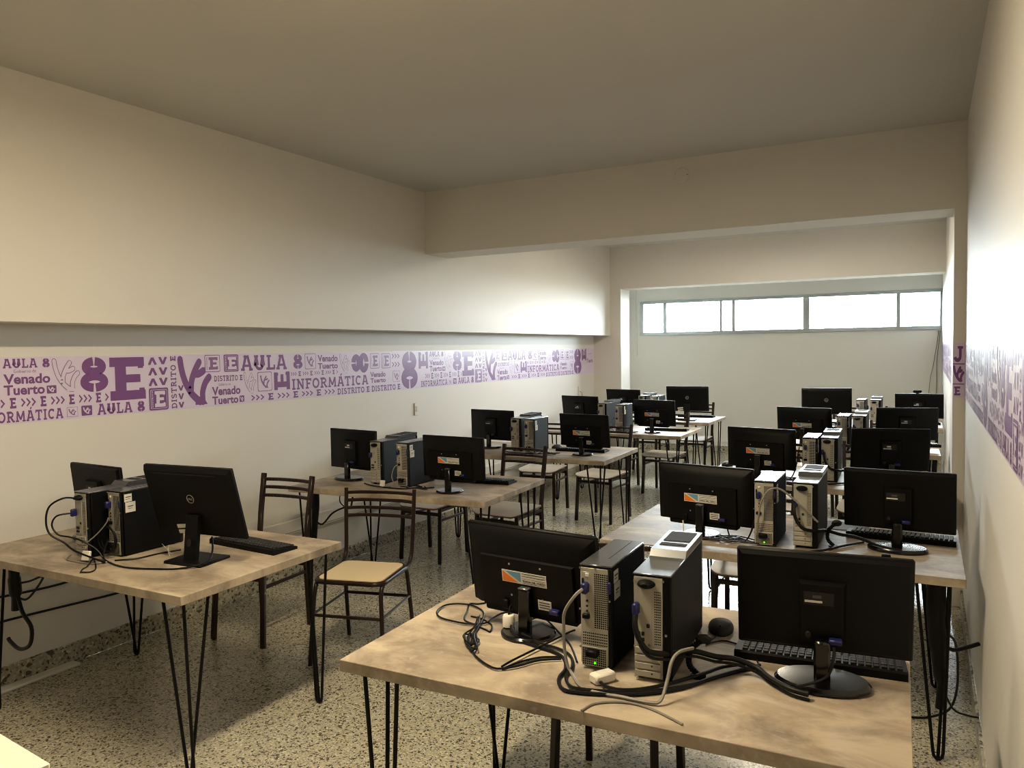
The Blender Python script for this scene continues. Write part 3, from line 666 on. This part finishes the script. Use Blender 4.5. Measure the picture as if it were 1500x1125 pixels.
for k, x, y, yaw, w_, h_, ti, zb in (('R1', -1.084, 2.081, -5.3, .470, .268, 7.4, .812), ('R2', -.925, 3.545, -9, .468, .272, 3, .804), ('R3', -1.0, 5.31, -11, .468, .272, 2, .804), ('R4', -.965, 7.13, -10, .47, .272, 6, .812),
        ('L2', -2.616, 3.989, -3.1, .469, .265, 2, .829), ('L3', -2.511, 5.837, -7, .465, .271, 6, .816), ('L4', -2.496, 7.628, -11, .478, .264, 4, .824)):
    mon_sticker(st_+where(k), x, y, yaw, w_, h_, ti, zb)
for k, x, y, yaw, w_, h_, ti, zb in (('R1', -.236, 2.101, 6, .427, .272, 8.1, .824), ('R2', -.110, 3.633, -3.1, .433, .262, 5.1, .829), ('R3', -.205, 5.41, 14, .462, .276, 9, .820), ('R4', -.15, 7.17, 12, .47, .276, 9, .824), ('R5', -.085, 9.22, -3, .46, .268, 10, .832),
        ('L2', -3.515, 4.094, -7.6, .458, .274, 0, .819), ('L3', -3.47, 5.956, -7.7, .482, .27, 1, .818), ('L4', -3.372, 7.754, -12, .485, .281, 8, .829), ('L5', -3.38, 9.15, -8, .476, .281, 9, .828), ('L1', -3.55, 2.27, -3, .415, .272, 6, .832)):
    mon_plain(pl_+where(k), x, y, yaw, w_, h_, ti, zb, cross=k not in ('R1', 'R2', 'L3'))
fl_ = 'flat black monitor with round silver emblem on the '
for k, x, y, yaw, w_, h_, ti, zb in (('L1', -2.742, 2.204, 5.5, .486, .319, 15.2, .852), ('L5', -2.537, 9.07, 6, .50, .304, 9.2, .857), ('R5', -.988, 9.097, 4.4, .515, .297, 8, .858)):
    mon_flat(fl_+where(k), x, y, yaw, w_, h_, ti, zb)

# ------------------------------------------------------------------ tower computers: origin at rear bottom centre, rear face at y = 0 facing -Y
def holes(x0, x1, z0, z1, nx, nz, s, y=-.0012):
    b = MB()
    for i in range(nx):
        for j in range(nz):
            cx = x0+(x1-x0)*(i+.5)/nx; cz = z0+(z1-z0)*(j+.5)/nz; b.add([(cx-s, y, cz-s), (cx+s, y, cz-s), (cx+s, y, cz+s), (cx-s, y, cz+s)], [(0, 1, 2, 3)])
    return b
def tower_stickered(label, x, y, yaw, lit=False):
    t = thing('tower_computer', label, 'computer', (x, y, TH), R(yaw), 'tower computers')
    W_, H_, D_ = .093, .288, .292
    O = lambda nm, key, fn, m_, par=t: obj(nm, cached('ta_'+key, fn), m_, par)
    O('case', 'case', lambda: MB().box((0, D_/2+.006, H_/2+.003), (W_, D_-.012, H_-.006), .003), CASE)
    O('top_cover', 'top', lambda: MB().box((0, D_/2, H_), (W_+.001, D_, .006), .002).box((.012, D_*.62, H_+.0035), (.002, D_*.7, .001)), CASETOP)
    O('front_bezel', 'front', lambda: MB().box((0, D_+.008, H_/2), (W_, .022, H_), .006), BLKG)
    rp = O('rear_panel', 'rear', lambda: MB().box((-.004, .003, H_/2+.004), (W_-.014, .008, H_-.022), .001), ZINC)
    O('vent_grille', 'vent', lambda: holes(-.004, .036, .115, .268, 7, 26, .0021), DARKHOLE, rp)['kind'] = 'stuff'
    O('slot_grille', 'vent2', lambda: holes(-.038, .034, .066, .104, 13, 5, .0019), DARKHOLE, rp)['kind'] = 'stuff'
    ps = O('power_supply', 'psu', lambda: MB().box((-.004, .0, .036), (W_-.02, .006, .054), .001), ZINC)
    O('supply_grille', 'psuv', lambda: holes(-.038, .03, .012, .06, 12, 8, .0021, -.0036), DARKHOLE, ps)['kind'] = 'stuff'
    O('power_plug', 'plug', lambda: MB().box((-.006, -.014, .05), (.034, .026, .02), .004), BLK)
    if lit: O('status_light', 'led', lambda: MB().box((-.002, -.005, .02), (.005, .003, .005), .001), GREEN, ps)
    io = O('port_strip', 'io', lambda: MB().box((-.030, -.0006, .205), (.024, .003, .13), .001), ZINC)
    O('port', 'io1', lambda: MB().box((-.036, -.003, .243), (.006, .004, .018), .001), DARKHOLE, io)
    O('port', 'io2', lambda: MB().box((-.024, -.003, .262), (.010, .003, .010), .001), WHITEP, io)
    for q in range(3): O('port', 'io3%d' % q, lambda: MB().lathe([(.003, 0), (.003, .004)], 8).xf(Matrix.Translation((-.024, -.001, .19-.014*q)) @ Matrix.Rotation(R(90), 4, 'X')), DARKHOLE, io)
    O('port', 'io4', lambda: MB().box((-.026, -.006, .148), (.020, .012, .013), .002), BLK, io)
    O('video_plug', 'vga', lambda: MB().box((-.026, -.013, .228), (.018, .026, .030), .004), BLUE)
    O('release_latch', 'latch', lambda: MB().box((.041, -.003, .232), (.009, .008, .032), .002), BLUE)
    O('edge_strip', 'edge', lambda: MB().box((.0425, .002, H_/2), (.008, .008, H_-.01), .001), CASE)
    for q, (xx, zz) in enumerate(((-.044, .28), (0, .281), (-.045, .165), (-.045, .06), (.041, .196))): O('screw', 'sc%d' % q, lambda: MB().lathe([(.003, 0), (.003, .003)], 8).xf(Matrix.Translation((xx, -.001, zz)) @ Matrix.Rotation(R(90), 4, 'X')), METAL, rp)
    for q, (yy, zz, hh) in enumerate(((.034, .257, .034), (.044, .215, .045))):
        s = O('sticker', 'st%d' % q, lambda: MB().box((W_/2+.0006, yy, zz), (.0012, .036+.012*q, hh)), PAPER)
        O('print_line', 'stl%d' % q, lambda: MB().box((W_/2+.0014, yy, zz+.004), (.0006, .026, .004)).box((W_/2+.0014, yy-.003, zz-.005), (.0006, .02, .002)), PRINT, s)
    return t
def tower_raised(label, x, y, yaw, dark=False):
    t = thing('tower_computer', label, 'computer', (x, y, TH), R(yaw), 'tower computers')
    W_, H_, D_ = .1, .282, .415
    O = lambda nm, key, fn, m_, par=t: obj(nm, cached('tb_'+key, fn), m_, par)
    O('case', 'case', lambda: MB().box((0, D_/2+.005, H_/2+.006), (W_, D_-.01, H_-.006), .002), CASE)
    O('top_cover', 'top', lambda: MB().box((0, D_*.26, H_+.004), (W_+.002, D_*.53, .005), .0015), CASETOP if dark else SILVER)
    rl = O('raised_lid', 'lid%d' % dark, lambda: MB().prism([(0, 0), (.258, 0), (.258, .020), (.022, .020)], -W_/2-.001, W_/2+.001, Matrix.Translation((0, D_-.243, H_+.004)) @ Matrix(((0, 0, 1, 0), (1, 0, 0, 0), (0, 1, 0, 0), (0, 0, 0, 1)))), CASETOP if dark else SILVER)
    O('lid_tray', 'tray', lambda: MB().box((0, D_-.062, H_+.0245), (W_-.022, .115, .002), .001), TRAY, rl)
    O('lid_slot', 'slot', lambda: MB().box((0, D_-.158, H_+.0245), (W_-.024, .026, .002), .001), DARKHOLE, rl)
    O('front_bezel', 'front', lambda: MB().box((0, D_+.012, H_/2+.004), (W_, .03, H_+.004), .008), BLKG)
    rp = O('rear_panel', 'rear', lambda: MB().box((-.010, .002, H_/2+.004), (W_-.024, .008, H_-.014), .001), ZINC)
    O('side_strip', 'strip', lambda: MB().box((.040, .002, H_/2+.004), (.020, .006, H_-.006), .001), CASE)
    O('vent_grille', 'vent', lambda: holes(.006, .024, .10, .245, 4, 22, .0016, -.0022), DARKHOLE, rp)['kind'] = 'stuff'
    O('panel_recess', 'rec', lambda: MB().box((-.016, -.0022, .17), (.030, .0015, .15), .0004), ZINC, rp)
    for q in range(4):
        s = O('slot_cover', 'sl%d' % q, lambda: MB().box((-.011, -.004, .022+.0205*q), (.068, .005, .0165), .0015), ZINC)
        O('screw', 'sls%d' % q, lambda: MB().lathe([(.0022, 0), (.0022, .002)], 8).xf(Matrix.Translation((.0, -.0062, .024+.0205*q)) @ Matrix.Rotation(R(90), 4, 'X')), DARKHOLE, s)
    O('power_plug', 'plug', lambda: MB().lathe([(.024, 0), (.022, .012), (.010, .024)], 20, (0, 0, 0), 1, .5).xf(Matrix.Translation((-.014, -.002, .262)) @ Matrix.Rotation(R(90), 4, 'X')), BLK)
    O('video_plug', 'vga', lambda: MB().box((-.040, -.014, .196), (.016, .026, .032), .004), BLUE)
    for q, (xx, zz) in enumerate(((-.036, .128), (-.024, .128), (-.036, .112), (-.024, .112), (-.010, .15))): O('port', 'po%d' % q, lambda: MB().box((xx, -.003, zz), (.008, .006, .010), .001), DARKHOLE, rp)
    for q, xx in enumerate((-.036, -.022, -.008)): O('audio_port', 'au%d' % q, lambda: MB().lathe([(.0035, 0), (.0035, .004)], 8).xf(Matrix.Translation((xx, -.002, .099)) @ Matrix.Rotation(R(90), 4, 'X')), GREYC, rp)
    for q, (xx, zz) in enumerate(((-.046, .268), (.030, .272), (-.046, .092), (-.045, .012), (.037, .13), (-.04, .006))): O('screw', 'sc%d' % q, lambda: MB().lathe([(.0033, 0), (.0033, .003)], 8).xf(Matrix.Translation((xx, -.001, zz)) @ Matrix.Rotation(R(90), 4, 'X')), METAL, rp)
    for xx in (-.035, .035):
        for yy in (.03, .38): O('foot', 'ft%d%d' % (xx > 0, yy > .1), lambda: MB().lathe([(.011, 0), (.011, .01)], 12, (xx, yy, 0)), BLK)
    return t
a_ = 'tower computer with white side stickers on the '; b_ = 'tower computer with raised lid on the '
for k, x, y, yaw in (('R1', -.795, 1.927, 2), ('R2', -.625, 3.46, 1), ('R3', -.662, 5.2, 1), ('R4', -.622, 6.88, 0), ('R5', -.63, 8.94, 0), ('L1', -3.130, 2.10, -1), ('L2', -2.985, 4.0, 1), ('L3', -2.965, 5.76, 3), ('L4', -2.81, 7.5, 2), ('L5', -2.915, 8.96, 0)):
    tower_stickered(a_+where(k), x, y, yaw, k in ('R1', 'R2'))
for k, x, y, yaw in (('R1', -.633, 1.92, 4), ('R2', -.463, 3.50, 1), ('R3', -.552, 5.26, 2), ('R4', -.502, 6.97, 0), ('R5', -.49, 8.99, 0), ('L1', -3.25, 2.03, 1), ('L2', -3.21, 4.02, 4), ('L3', -3.13, 5.83, 2), ('L4', -3.08, 7.7, 0), ('L5', -3.10, 9.08, 0)):
    tower_raised(b_+where(k), x, y, yaw, dark=k[0] == 'L' and k[1] in '123')

# ------------------------------------------------------------------ keyboards, mice and small things on the tables
def keyboard(label, x, y, yaw, light=False):
    t = thing('keyboard', label, 'keyboard', (x, y, TH), R(yaw), 'computer keyboards')
    obj('keyboard_body', cached('kb_body', lambda: MB().prism([(-.068, .0), (.068, .0), (.068, .012), (.055, .014), (-.062, .024), (-.068, .020)], -.22, .22, Matrix(((0, 0, 1, 0), (-1, 0, 0, 0), (0, 1, 0, 0), (0, 0, 0, 1))))), BLK, t)
    def keys():
        b = MB(); rs = random.Random(3)
        for r_ in range(6):
            yy = .05-.0195*r_ - (.004 if r_ else 0); zz = .0235-(.05-yy)*0 ; zz = .0145+.0085*((yy+.055)/.115)
            x_ = -.21
            while x_ < .205:
                ww = .0175
                if r_ == 5 and -.1 < x_ < .02: ww = .1
                if x_+ww > .212: break
                if not (.078 < x_ < .083 or .140 < x_ < .145): b.box((x_+ww/2, yy, zz+.003), (ww-.0028, .0155 if r_ else .011, .007), .0015)
                x_ += ww+.0012
        return b
    kc = obj('keycaps', cached('kb_keys', keys), GREYP, t); kc['kind'] = 'stuff'
    return t
keyboard('black keyboard behind the plain monitor on the nearest right table', -.264, 2.262, 185)
keyboard('black keyboard beside the wall on the second right table', -.105, 3.865, 178)
keyboard('black keyboard at the right end of the nearest left table', -2.715, 2.49, 176)
keyboard('black keyboard on the second left table', -2.615, 4.39, 184)
keyboard('black keyboard on the third left table', -2.61, 6.06, 184)
keyboard('black keyboard on the fourth left table', -2.43, 7.91, 184)
keyboard('black keyboard on the farthest left table', -2.555, 9.55, 180)
keyboard('black keyboard by the wall on the fourth right table', -.12, 7.45, 182)
keyboard('black keyboard by the wall on the farthest right table', -.10, 9.5, 180)
def mouse(label, x, y, yaw):
    t = thing('computer_mouse', label, 'mouse', (x, y, TH), R(yaw), 'computer mice')
    def body():
        b = MB(); n = 20; prof = ((1.0, 0), (1.04, .010), (1.0, .020), (.86, .029), (.6, .035), (.3, .0375), (.02, .038)); vs = []; fs = []
        for f, z in prof:
            for k in range(n):
                g = 2*math.pi*k/n; yy = math.sin(g)*.056*f; xx = math.cos(g)*.037*f*(1-.10*math.sin(g)); vs.append((xx, yy, .84*z*(1-.25*max(0, yy/.052))))
        for i in range(len(prof)-1):
            for k in range(n): fs.append((i*n+k, i*n+(k+1) % n, (i+1)*n+(k+1) % n, (i+1)*n+k))
        fs.append(tuple(range(n))[::-1]); fs.append(tuple((len(prof)-1)*n+k for k in range(n))); return b.add(vs, fs)
    obj('mouse_shell', cached('mouse_shell', body), GREYP, t)
    obj('wheel', cached('mouse_wheel', lambda: MB().tube([(-.003, .03, .021), (.003, .03, .021)], .008, 12)), BLK, t)
    obj('button_gap', cached('mouse_gap', lambda: MB().box((0, .028, .0225), (.0012, .04, .008), .0003)), DARKHOLE, t)
    return t
mouse('dark grey mouse beside the tower on the nearest right table', -.56, 2.37, 190)
mouse('dark mouse at the aisle corner of the third right table', -1.30, 5.71, 170)
mouse('dark mouse behind the monitor on the third left table', -2.90, 6.16, 170)
tag(obj('mouse_pad', MB().prism(rrect(.20, .17, .012, 4, -.345, 4.01), TH, TH+.003), GREYP), 'dark mouse pad on the second right table', 'mouse pad')
tag(obj('receiver_box', MB().box((-.146, 3.475, TH+.009), (.034, .018, .018), .004), BLK), 'small black box before the monitor on the second table, right row', 'box')
t = thing('web_camera', 'small black webcam on the farthest monitor by the right wall', 'webcam', (-.10, 9.22, 1.099), 0)
obj('camera_body', MB().box((0, 0, .022), (.085, .04, .03), .010), BLK, t); obj('clip', MB().box((0, .0, .004), (.03, .03, .01), .002), GREYP, t)
def stand_clip(label, x, y):
    t = thing('curved_stand', label, 'stand', (x, y, TH), R(20), 'curved black stands beside the towers')
    P = smoothpts([(.012, 0, .006), (-.010, 0, .03), (-.012, 0, .06), (.0, 0, .085), (.02, 0, .1)], 5)
    b = MB()
    for i in range(len(P)-1):
        q = sq(P[i], P[i+1], .016, .003); b.add(q.v, q.f)
    obj('arm', b, BLK, t)
    obj('head', MB().lathe([(.019, -.006), (.022, 0), (.019, .006), (.0, .008)], 24, (0, 0, 0), 1, .8).xf(Matrix.Translation((.026, 0, .104)) @ Matrix.Rotation(R(-50), 4, 'X')), GREYP, t)
    obj('foot', MB().lathe([(.02, 0), (.02, .006)], 16, (.012, 0, 0)), BLK, t)
stand_clip('curved black plastic stand beside the raised tower, nearest right table', -.545, 2.0)
stand_clip('curved black plastic stand beside the raised tower, second right table', -.37, 3.58)

# ------------------------------------------------------------------ cables and plugs
def cable(label, pts, r=.0035, m_=BCAB, dz=.0, name='cable', dx=0, dy=0, closed=False, n=6):
    P = [Vector((p[0]+dx, p[1]+dy, (p[2] if len(p) > 2 else TH+r+.0006)+dz)) for p in pts]
    return tag(obj(name, MB().tube(smoothpts(P, 5, closed), r, n, closed), m_), label, 'cable', 'cables on and around the tables')
A = [(-1.343,2.272),(-1.365,2.245),(-1.391,2.232),(-1.359,2.163),(-1.325,2.092),(-1.273,2.069),(-1.215,2.044),(-1.197,2.039),(-1.22,2.088),(-1.276,2.123),(-1.322,2.129)]
B = [(-1.223,2.207),(-1.24,2.191),(-1.244,2.138),(-1.242,2.091),(-1.275,2.061),(-1.342,2.056),(-1.403,2.068),(-1.443,2.107),(-1.456,2.169),(-1.43,2.205),(-1.375,2.216),(-1.313,2.185),(-1.276,2.13),(-1.244,2.043),(-1.215,1.961),(-1.176,1.891),(-1.12,1.836),(-1.054,1.8),(-1.024,1.805),(-.991,1.842),(-.957,1.9),(-.906,1.936)]
K_ = [(-1.288,2.117),(-1.254,2.038),(-1.226,1.956),(-1.182,1.9),(-1.195,1.941),(-1.237,1.982),(-1.199,1.909),(-1.157,1.867),(-1.175,1.921),(-1.22,1.99)]
near = ' on the nearest right table'
cable('thin black cable curling out from the stickered monitor'+near, A, .0028)
cable('long thin black cable looping across the left end of the nearest right table', B, .003, dz=.003)
cable('small knotted bundle of thin black cable'+near, K_, .003, dz=.007)
cable('black knotted cable strand lying over the bundle'+near, [(x+.012*math.sin(i*2.1), y+.012*math.cos(i*1.7), TH+.012+.004*math.sin(i)) for i, (x, y) in enumerate(K_)], .0026)
cable('straight thin black cable slanting towards the stickered tower'+near, [(-1.027,1.809),(-1.021,1.858),(-.996,1.98),(-.969,2.113),(-.958,2.151)], .003, dz=.006)
cable('thin black cable arching below the stickered monitor'+near, [(-1.024,1.805),(-1.004,1.866),(-.967,1.922),(-.914,1.954)], .003, dz=.001)
E_ = [(-1.145,2.078,.775),(-1.097,2.019,.762),(-1.026,1.994),(-.949,1.975),(-.901,1.944),(-.868,1.882),(-.857,1.815),(-.82,1.764),(-.773,1.766),(-.692,1.794),(-.617,1.84),(-.549,1.909),(-.5,1.993),(-.453,2.064),(-.411,2.12)]
cable('thick black power cable running along the front of both towers'+near, E_, .005)
cable('second thick black power cable beside the first one'+near, [(p[0]+.012, p[1]+.02) + ((p[2],) if len(p) > 2 else ()) for p in E_[1:]], .0042, dz=.003)
F_ = [(-.745,1.834),(-.719,1.815),(-.682,1.816),(-.637,1.843),(-.584,1.905),(-.521,2.006),(-.483,2.074),(-.422,2.13)]
cable('black cable leading away from the white power tag'+near, F_, .0048, dz=.006)
cable('grey video cable dropping from the blue plug of the nearest stickered tower', [(-.822,1.905,.978),(-.835,1.88,.965),(-.862,1.87,.92),(-.868,1.875,.87),(-.866,1.875,.81),(-.855,1.87,.77),(-.839,1.86,.757),(-.789,1.803,.756),(-.735,1.785,.756),(-.674,1.79,.756),(-.603,1.79,.757),(-.574,1.80,.762),(-.567,1.835,.80),(-.563,1.86,.84),(-.552,1.89,.856),(-.53,1.94,.852)], .0045, GREYC)
cable('thin olive cable bowing along the table edge'+near, [(-.734,1.682),(-.721,1.729),(-.68,1.762),(-.631,1.774),(-.574,1.762),(-.497,1.725)], .003, GREYC)
BUN = [(-.672,1.905,.945),(-.668,1.885,.91),(-.655,1.88,.875),(-.63,1.885,.845),(-.59,1.93,.83),(-.551,2.0,.82),(-.497,2.04,.80),(-.451,2.07,.79),(-.396,2.075,.775),(-.356,2.04,.768),(-.302,2.0,.767),(-.255,1.99,.766)]
cable('thick taped cable bundle from tower to plain monitor'+near, BUN, .0075, BCAB, n=10, name='cable_bundle')
cable('thin strand beside the taped bundle'+near, [(x+.004, y-.008, z-.012) for x, y, z in BUN[2:]], .004, BCAB, dz=.001)
cable('thin mouse cable curling to the taped bundle'+near, [(-.56,2.315),(-.566,2.27),(-.572,2.235),(-.555,2.262),(-.53,2.285),(-.49,2.276),(-.461,2.279),(-.432,2.231),(-.417,2.184),(-.396,2.126)], .0024)
cable('thin keyboard cable running to the taped bundle'+near, [(-.43,2.235,.762),(-.453,2.193),(-.492,2.152),(-.521,2.116)], .0024)
cable('black cable crossing the round monitor base'+near, [(-1.10,2.13,.775),(-1.085,2.175,.774),(-1.06,2.16,.772),(-.988,2.104,.758),(-.926,2.044),(-.858,1.939)], .003, dz=.002)
cable('thin video cable hanging from the plain monitor plug'+near, [(-.205,2.075,.862),(-.205,2.06,.835),(-.215,2.05,.80),(-.24,2.03,.785),(-.285,2.0,.776)], .0035)
t = thing('power_adaptor', 'white cylindrical plug adaptor beside the stickered monitor post', 'adaptor', (-1.150, 2.075, TH+.0165))
obj('shell', MB().lathe([(.019, 0), (.019, .032), (.016, .036)], 20), WHITEP, t); obj('lead', MB().tube([(0, 0, .034), (0, .01, .06), (.005, .03, .075)], .003), BCAB, t)
t = thing('power_tag', 'white moulded plug block lying before the stickered tower, nearest right table', 'plug', (-.752, 1.865, TH), R(-32))
obj('block', MB().box((0, 0, .013), (.036, .066, .026), .005), WHITEP, t); obj('print_line', MB().box((0, .005, .0262), (.024, .04, .0006)), PAPER, t)
# second, third and fourth right tables: taped bundle, arching grey lead, tangle
for k, dx, dy in (('R2', .165, 1.575), ('R3', .09, 3.335), ('R4', .14, 5.05)):
    cable('thick taped cable bundle beside the raised tower on the '+where(k), BUN, .0075, dx=dx, dy=dy, n=8, name='cable_bundle')
    cable('thick black cable before the towers on the '+where(k), E_[9:], .005, dx=dx, dy=dy, dz=.001)
    cable('black cable tangle under the stickered monitor on the '+where(k), [(-1.05+dx+.16*math.sin(1.3*i)*(.6+.4*math.sin(i*.7))+.09, 1.93+dy+.075*math.cos(2.1*i), TH+.006+.003*(i % 3)) for i in range(22)], .0032)
    cable('thin black lead from monitor to tower on the '+where(k), [(-.99+dx, 2.0+dy, .87), (-.98+dx, 1.985+dy, .82), (-.96+dx, 1.97+dy, .758), (-.92+dx, 1.95+dy, .757), (-.87+dx, 1.90+dy, .77), (-.838+dx, 1.89+dy, .85), (-.822+dx, 1.91+dy, .97)], .0035)
cable('grey lead arching between the two towers on the second right table', [(-.655,3.45,.80),(-.648,3.43,.87),(-.635,3.425,.95),(-.605,3.43,1.005),(-.565,3.44,1.015),(-.52,3.45,.985),(-.46,3.46,.93),(-.41,3.48,.875)], .0045, GREYC)
t = thing('power_tag', 'small white tag beside the round base on the second right table', 'tag', (-1.03, 3.52, TH), R(30)); obj('block', MB().box((0, 0, .004), (.05, .03, .008), .002), WHITEP, t)
obj('lead', MB().tube([(.02, 0, .006), (.03, .02, .02), (.03, .03, .06)], .003), WHITEP, t)
# left row
n1 = ' on the nearest left table'
cable('black cable sweeping from the towers around the flat monitor base'+n1, [(-3.145,2.075,.83),(-3.13,2.04,.77),(-3.074,2.02),(-2.922,1.995),(-2.777,2.035),(-2.686,2.09),(-2.625,2.16,.77),(-2.66,2.22,.80),(-2.72,2.27,.84)], .004)
cable('thin knotted cable by the front edge'+n1, [(-3.019,1.867),(-3.057,1.9),(-3.08,1.935),(-3.169,2.02),(-3.022,1.935),(-2.99,1.892),(-3.019,1.872)], .003)
cable('thin black cable along the stickered tower'+n1, [(-3.06,2.045),(-3.0,2.104),(-2.985,2.2),(-2.95,2.29)], .0035)
cable('flat grey cable before the raised tower'+n1, [(-3.33,2.02),(-3.27,1.965),(-3.203,1.96),(-3.1,1.972),(-3.06,2.03)], .003, GREYC)
cable('thick black lead bowing out from the raised tower top plug'+n1, [(-3.264,2.01,1.012),(-3.275,1.965,1.02),(-3.31,1.925,.99),(-3.325,1.915,.93),(-3.31,1.92,.87),(-3.27,1.955,.83),(-3.22,1.965,.80),(-3.14,1.985,.775),(-3.06,2.0,.757)], .0042)
cable('blue ended video lead curling beside the raised tower'+n1, [(-3.29,2.0,.946),(-3.315,1.955,.94),(-3.335,1.945,.90),(-3.31,1.955,.86),(-3.27,1.98,.848),(-3.2,1.985,.84),(-3.15,2.02,.80),(-3.12,2.03,.765)], .0038)
cable('black power lead coiled behind the stickered tower'+n1, [(-3.13+.055*math.cos(a*.7), 2.062-.006*math.sin(a*.3), .835+.055*math.sin(a*.7)) for a in range(20)], .0035)
cable('thin grey lead crossing behind both towers'+n1, [(-3.29,1.995,.82),(-3.22,2.0,.81),(-3.17,2.03,.85),(-3.13,2.055,.90),(-3.115,2.06,.93)], .0028, GREYC)
t = thing('power_tag', 'white plug tag standing before the raised tower on the nearest left table', 'tag', (-3.162, 1.985, TH+.001), R(15)); obj('block', MB().box((0, 0, .026), (.04, .014, .042), .003, Matrix.Rotation(R(-14), 3, 'X')), WHITEP, t); obj('foot_lead', MB().tube([(0, 0, .008), (.02, -.02, .004), (.05, -.03, .004)], .003), BCAB, t)
t = thing('paper_tag', 'folded white paper tag beside the flat monitor stand, nearest left table', 'tag', (-2.955, 2.22, TH), R(-25)); obj('sheet', MB().box((0, 0, .026), (.055, .0012, .045), 0, Matrix.Rotation(R(35), 3, 'X')), PAPER, t); obj('string', MB().tube([(0, .012, .04), (.03, .0, .02), (.06, .0, .004)], .0012), PAPER, t)
for k, dx, dy in (('L2', 0, 0), ('L3', .06, 1.78), ('L4', .13, 3.55)):
    cable('black power cable lying before the towers on the '+where(k), [(-3.30+dx,4.0+dy),(-3.20+dx,3.95+dy),(-3.08+dx,3.93+dy),(-2.96+dx,3.93+dy),(-2.90+dx,3.97+dy),(-2.87+dx,4.05+dy)], .0045)
    cable('thin looping cables between tower and monitor on the '+where(k), [(-2.86+dx+.09*math.sin(1.2*i), 4.0+dy+.06*math.cos(1.9*i), TH+.006+.002*(i % 3)) for i in range(12)], .003)
    cable('grey lead hanging behind the stickered tower on the '+where(k), [(-3.01+dx,3.985+dy,.90),(-3.02+dx,3.955+dy,.88),(-3.03+dx,3.945+dy,.82),(-3.01+dx,3.955+dy,.775),(-2.97+dx,3.96+dy,.757)], .0035, GREYC)
t = thing('power_tag', 'white plug tag before the raised tower on the second left table', 'tag', (-3.115, 3.955, TH), R(5)); obj('block', MB().box((0, 0, .022), (.034, .014, .044), .003, Matrix.Rotation(R(-8), 3, 'X')), WHITEP, t); obj('foot_lead', MB().tube([(0, 0, .006), (.03, -.015, .004), (.07, -.01, .004)], .003), BCAB, t)
# bundles hanging under the tables
t = thing('hanging_cable_bundle', 'black cable loop hanging from the wall end of the nearest left table', 'cable bundle', (-3.585, 1.915, 0))
obj('strap', MB().tube(smoothpts([(0, 0, .715), (.0, 0, .64), (.005, 0, .56), (0, 0, .50)]), [.022]*6+[.026]*6+[.018]*7, 10), BCAB, t)
obj('loop', MB().tube(smoothpts([(.01, 0, .60), (.05, 0, .50), (.115, 0, .44), (.10, 0, .36), (.02, 0, .325), (-.05, 0, .345), (-.07, 0, .36)], 5), .0085, 8), BCAB, t)
obj('loose_lead', MB().tube(smoothpts([(.01, 0, .62), (.08, .02, .635), (.15, .04, .66), (.11, .03, .60), (.07, .01, .555), (.02, 0, .56)], 5), .005, 6), BCAB, t)
t = thing('hanging_cable_bundle', 'black strapped cables on the wall side leg of the second right table', 'cable bundle', (.035, 3.39, 0))
obj('strap', MB().tube(smoothpts([(.0, 0, .715), (0, 0, .55), (.01, 0, .42), (.02, .0, .3), (.015, 0, .2)], 4), [.036]*4+[.034]*4+[.028]*4+[.016]*5, 10), BCAB, t)
obj('wall_lead', MB().tube(smoothpts([(.01, 0, .46), (.06, .03, .43), (.11, .07, .435), (.15, .1, .445)], 4), .008, 8), BCAB, t)
obj('loose_lead', MB().tube(smoothpts([(.02, 0, .5), (.07, .15, .42), (.085, .3, .2), (.06, .35, .06), (-.02, .33, .012), (-.1, .3, .008)], 5), .005, 6), BCAB, t)
obj('thin_lead', MB().tube(smoothpts([(.02, 0, .3), (.06, .02, .2), (.11, .05, .17), (.15, .06, .165)], 4), .004, 6), BCAB, t)
t = thing('hanging_cable_bundle', 'black cables hooked under the wall end of the second left table', 'cable bundle', (-3.60, 3.86, 0))
obj('strap', MB().tube(smoothpts([(.0, 0, .71), (0, 0, .6), (-.02, 0, .46), (-.03, 0, .36)], 4), .020, 10), BCAB, t)
obj('loose_lead', MB().tube(smoothpts([(-.01, 0, .50), (.05, .0, .485), (.12, .02, .56), (.2, .04, .60), (.26, .04, .61), (.28, .04, .68), (.3, .04, .715)], 5), .006, 6), BCAB, t)
obj('thin_lead', MB().tube(smoothpts([(.22, .04, .60), (.17, .04, .64), (.18, .04, .715)], 5), .0035, 6), BCAB, t)
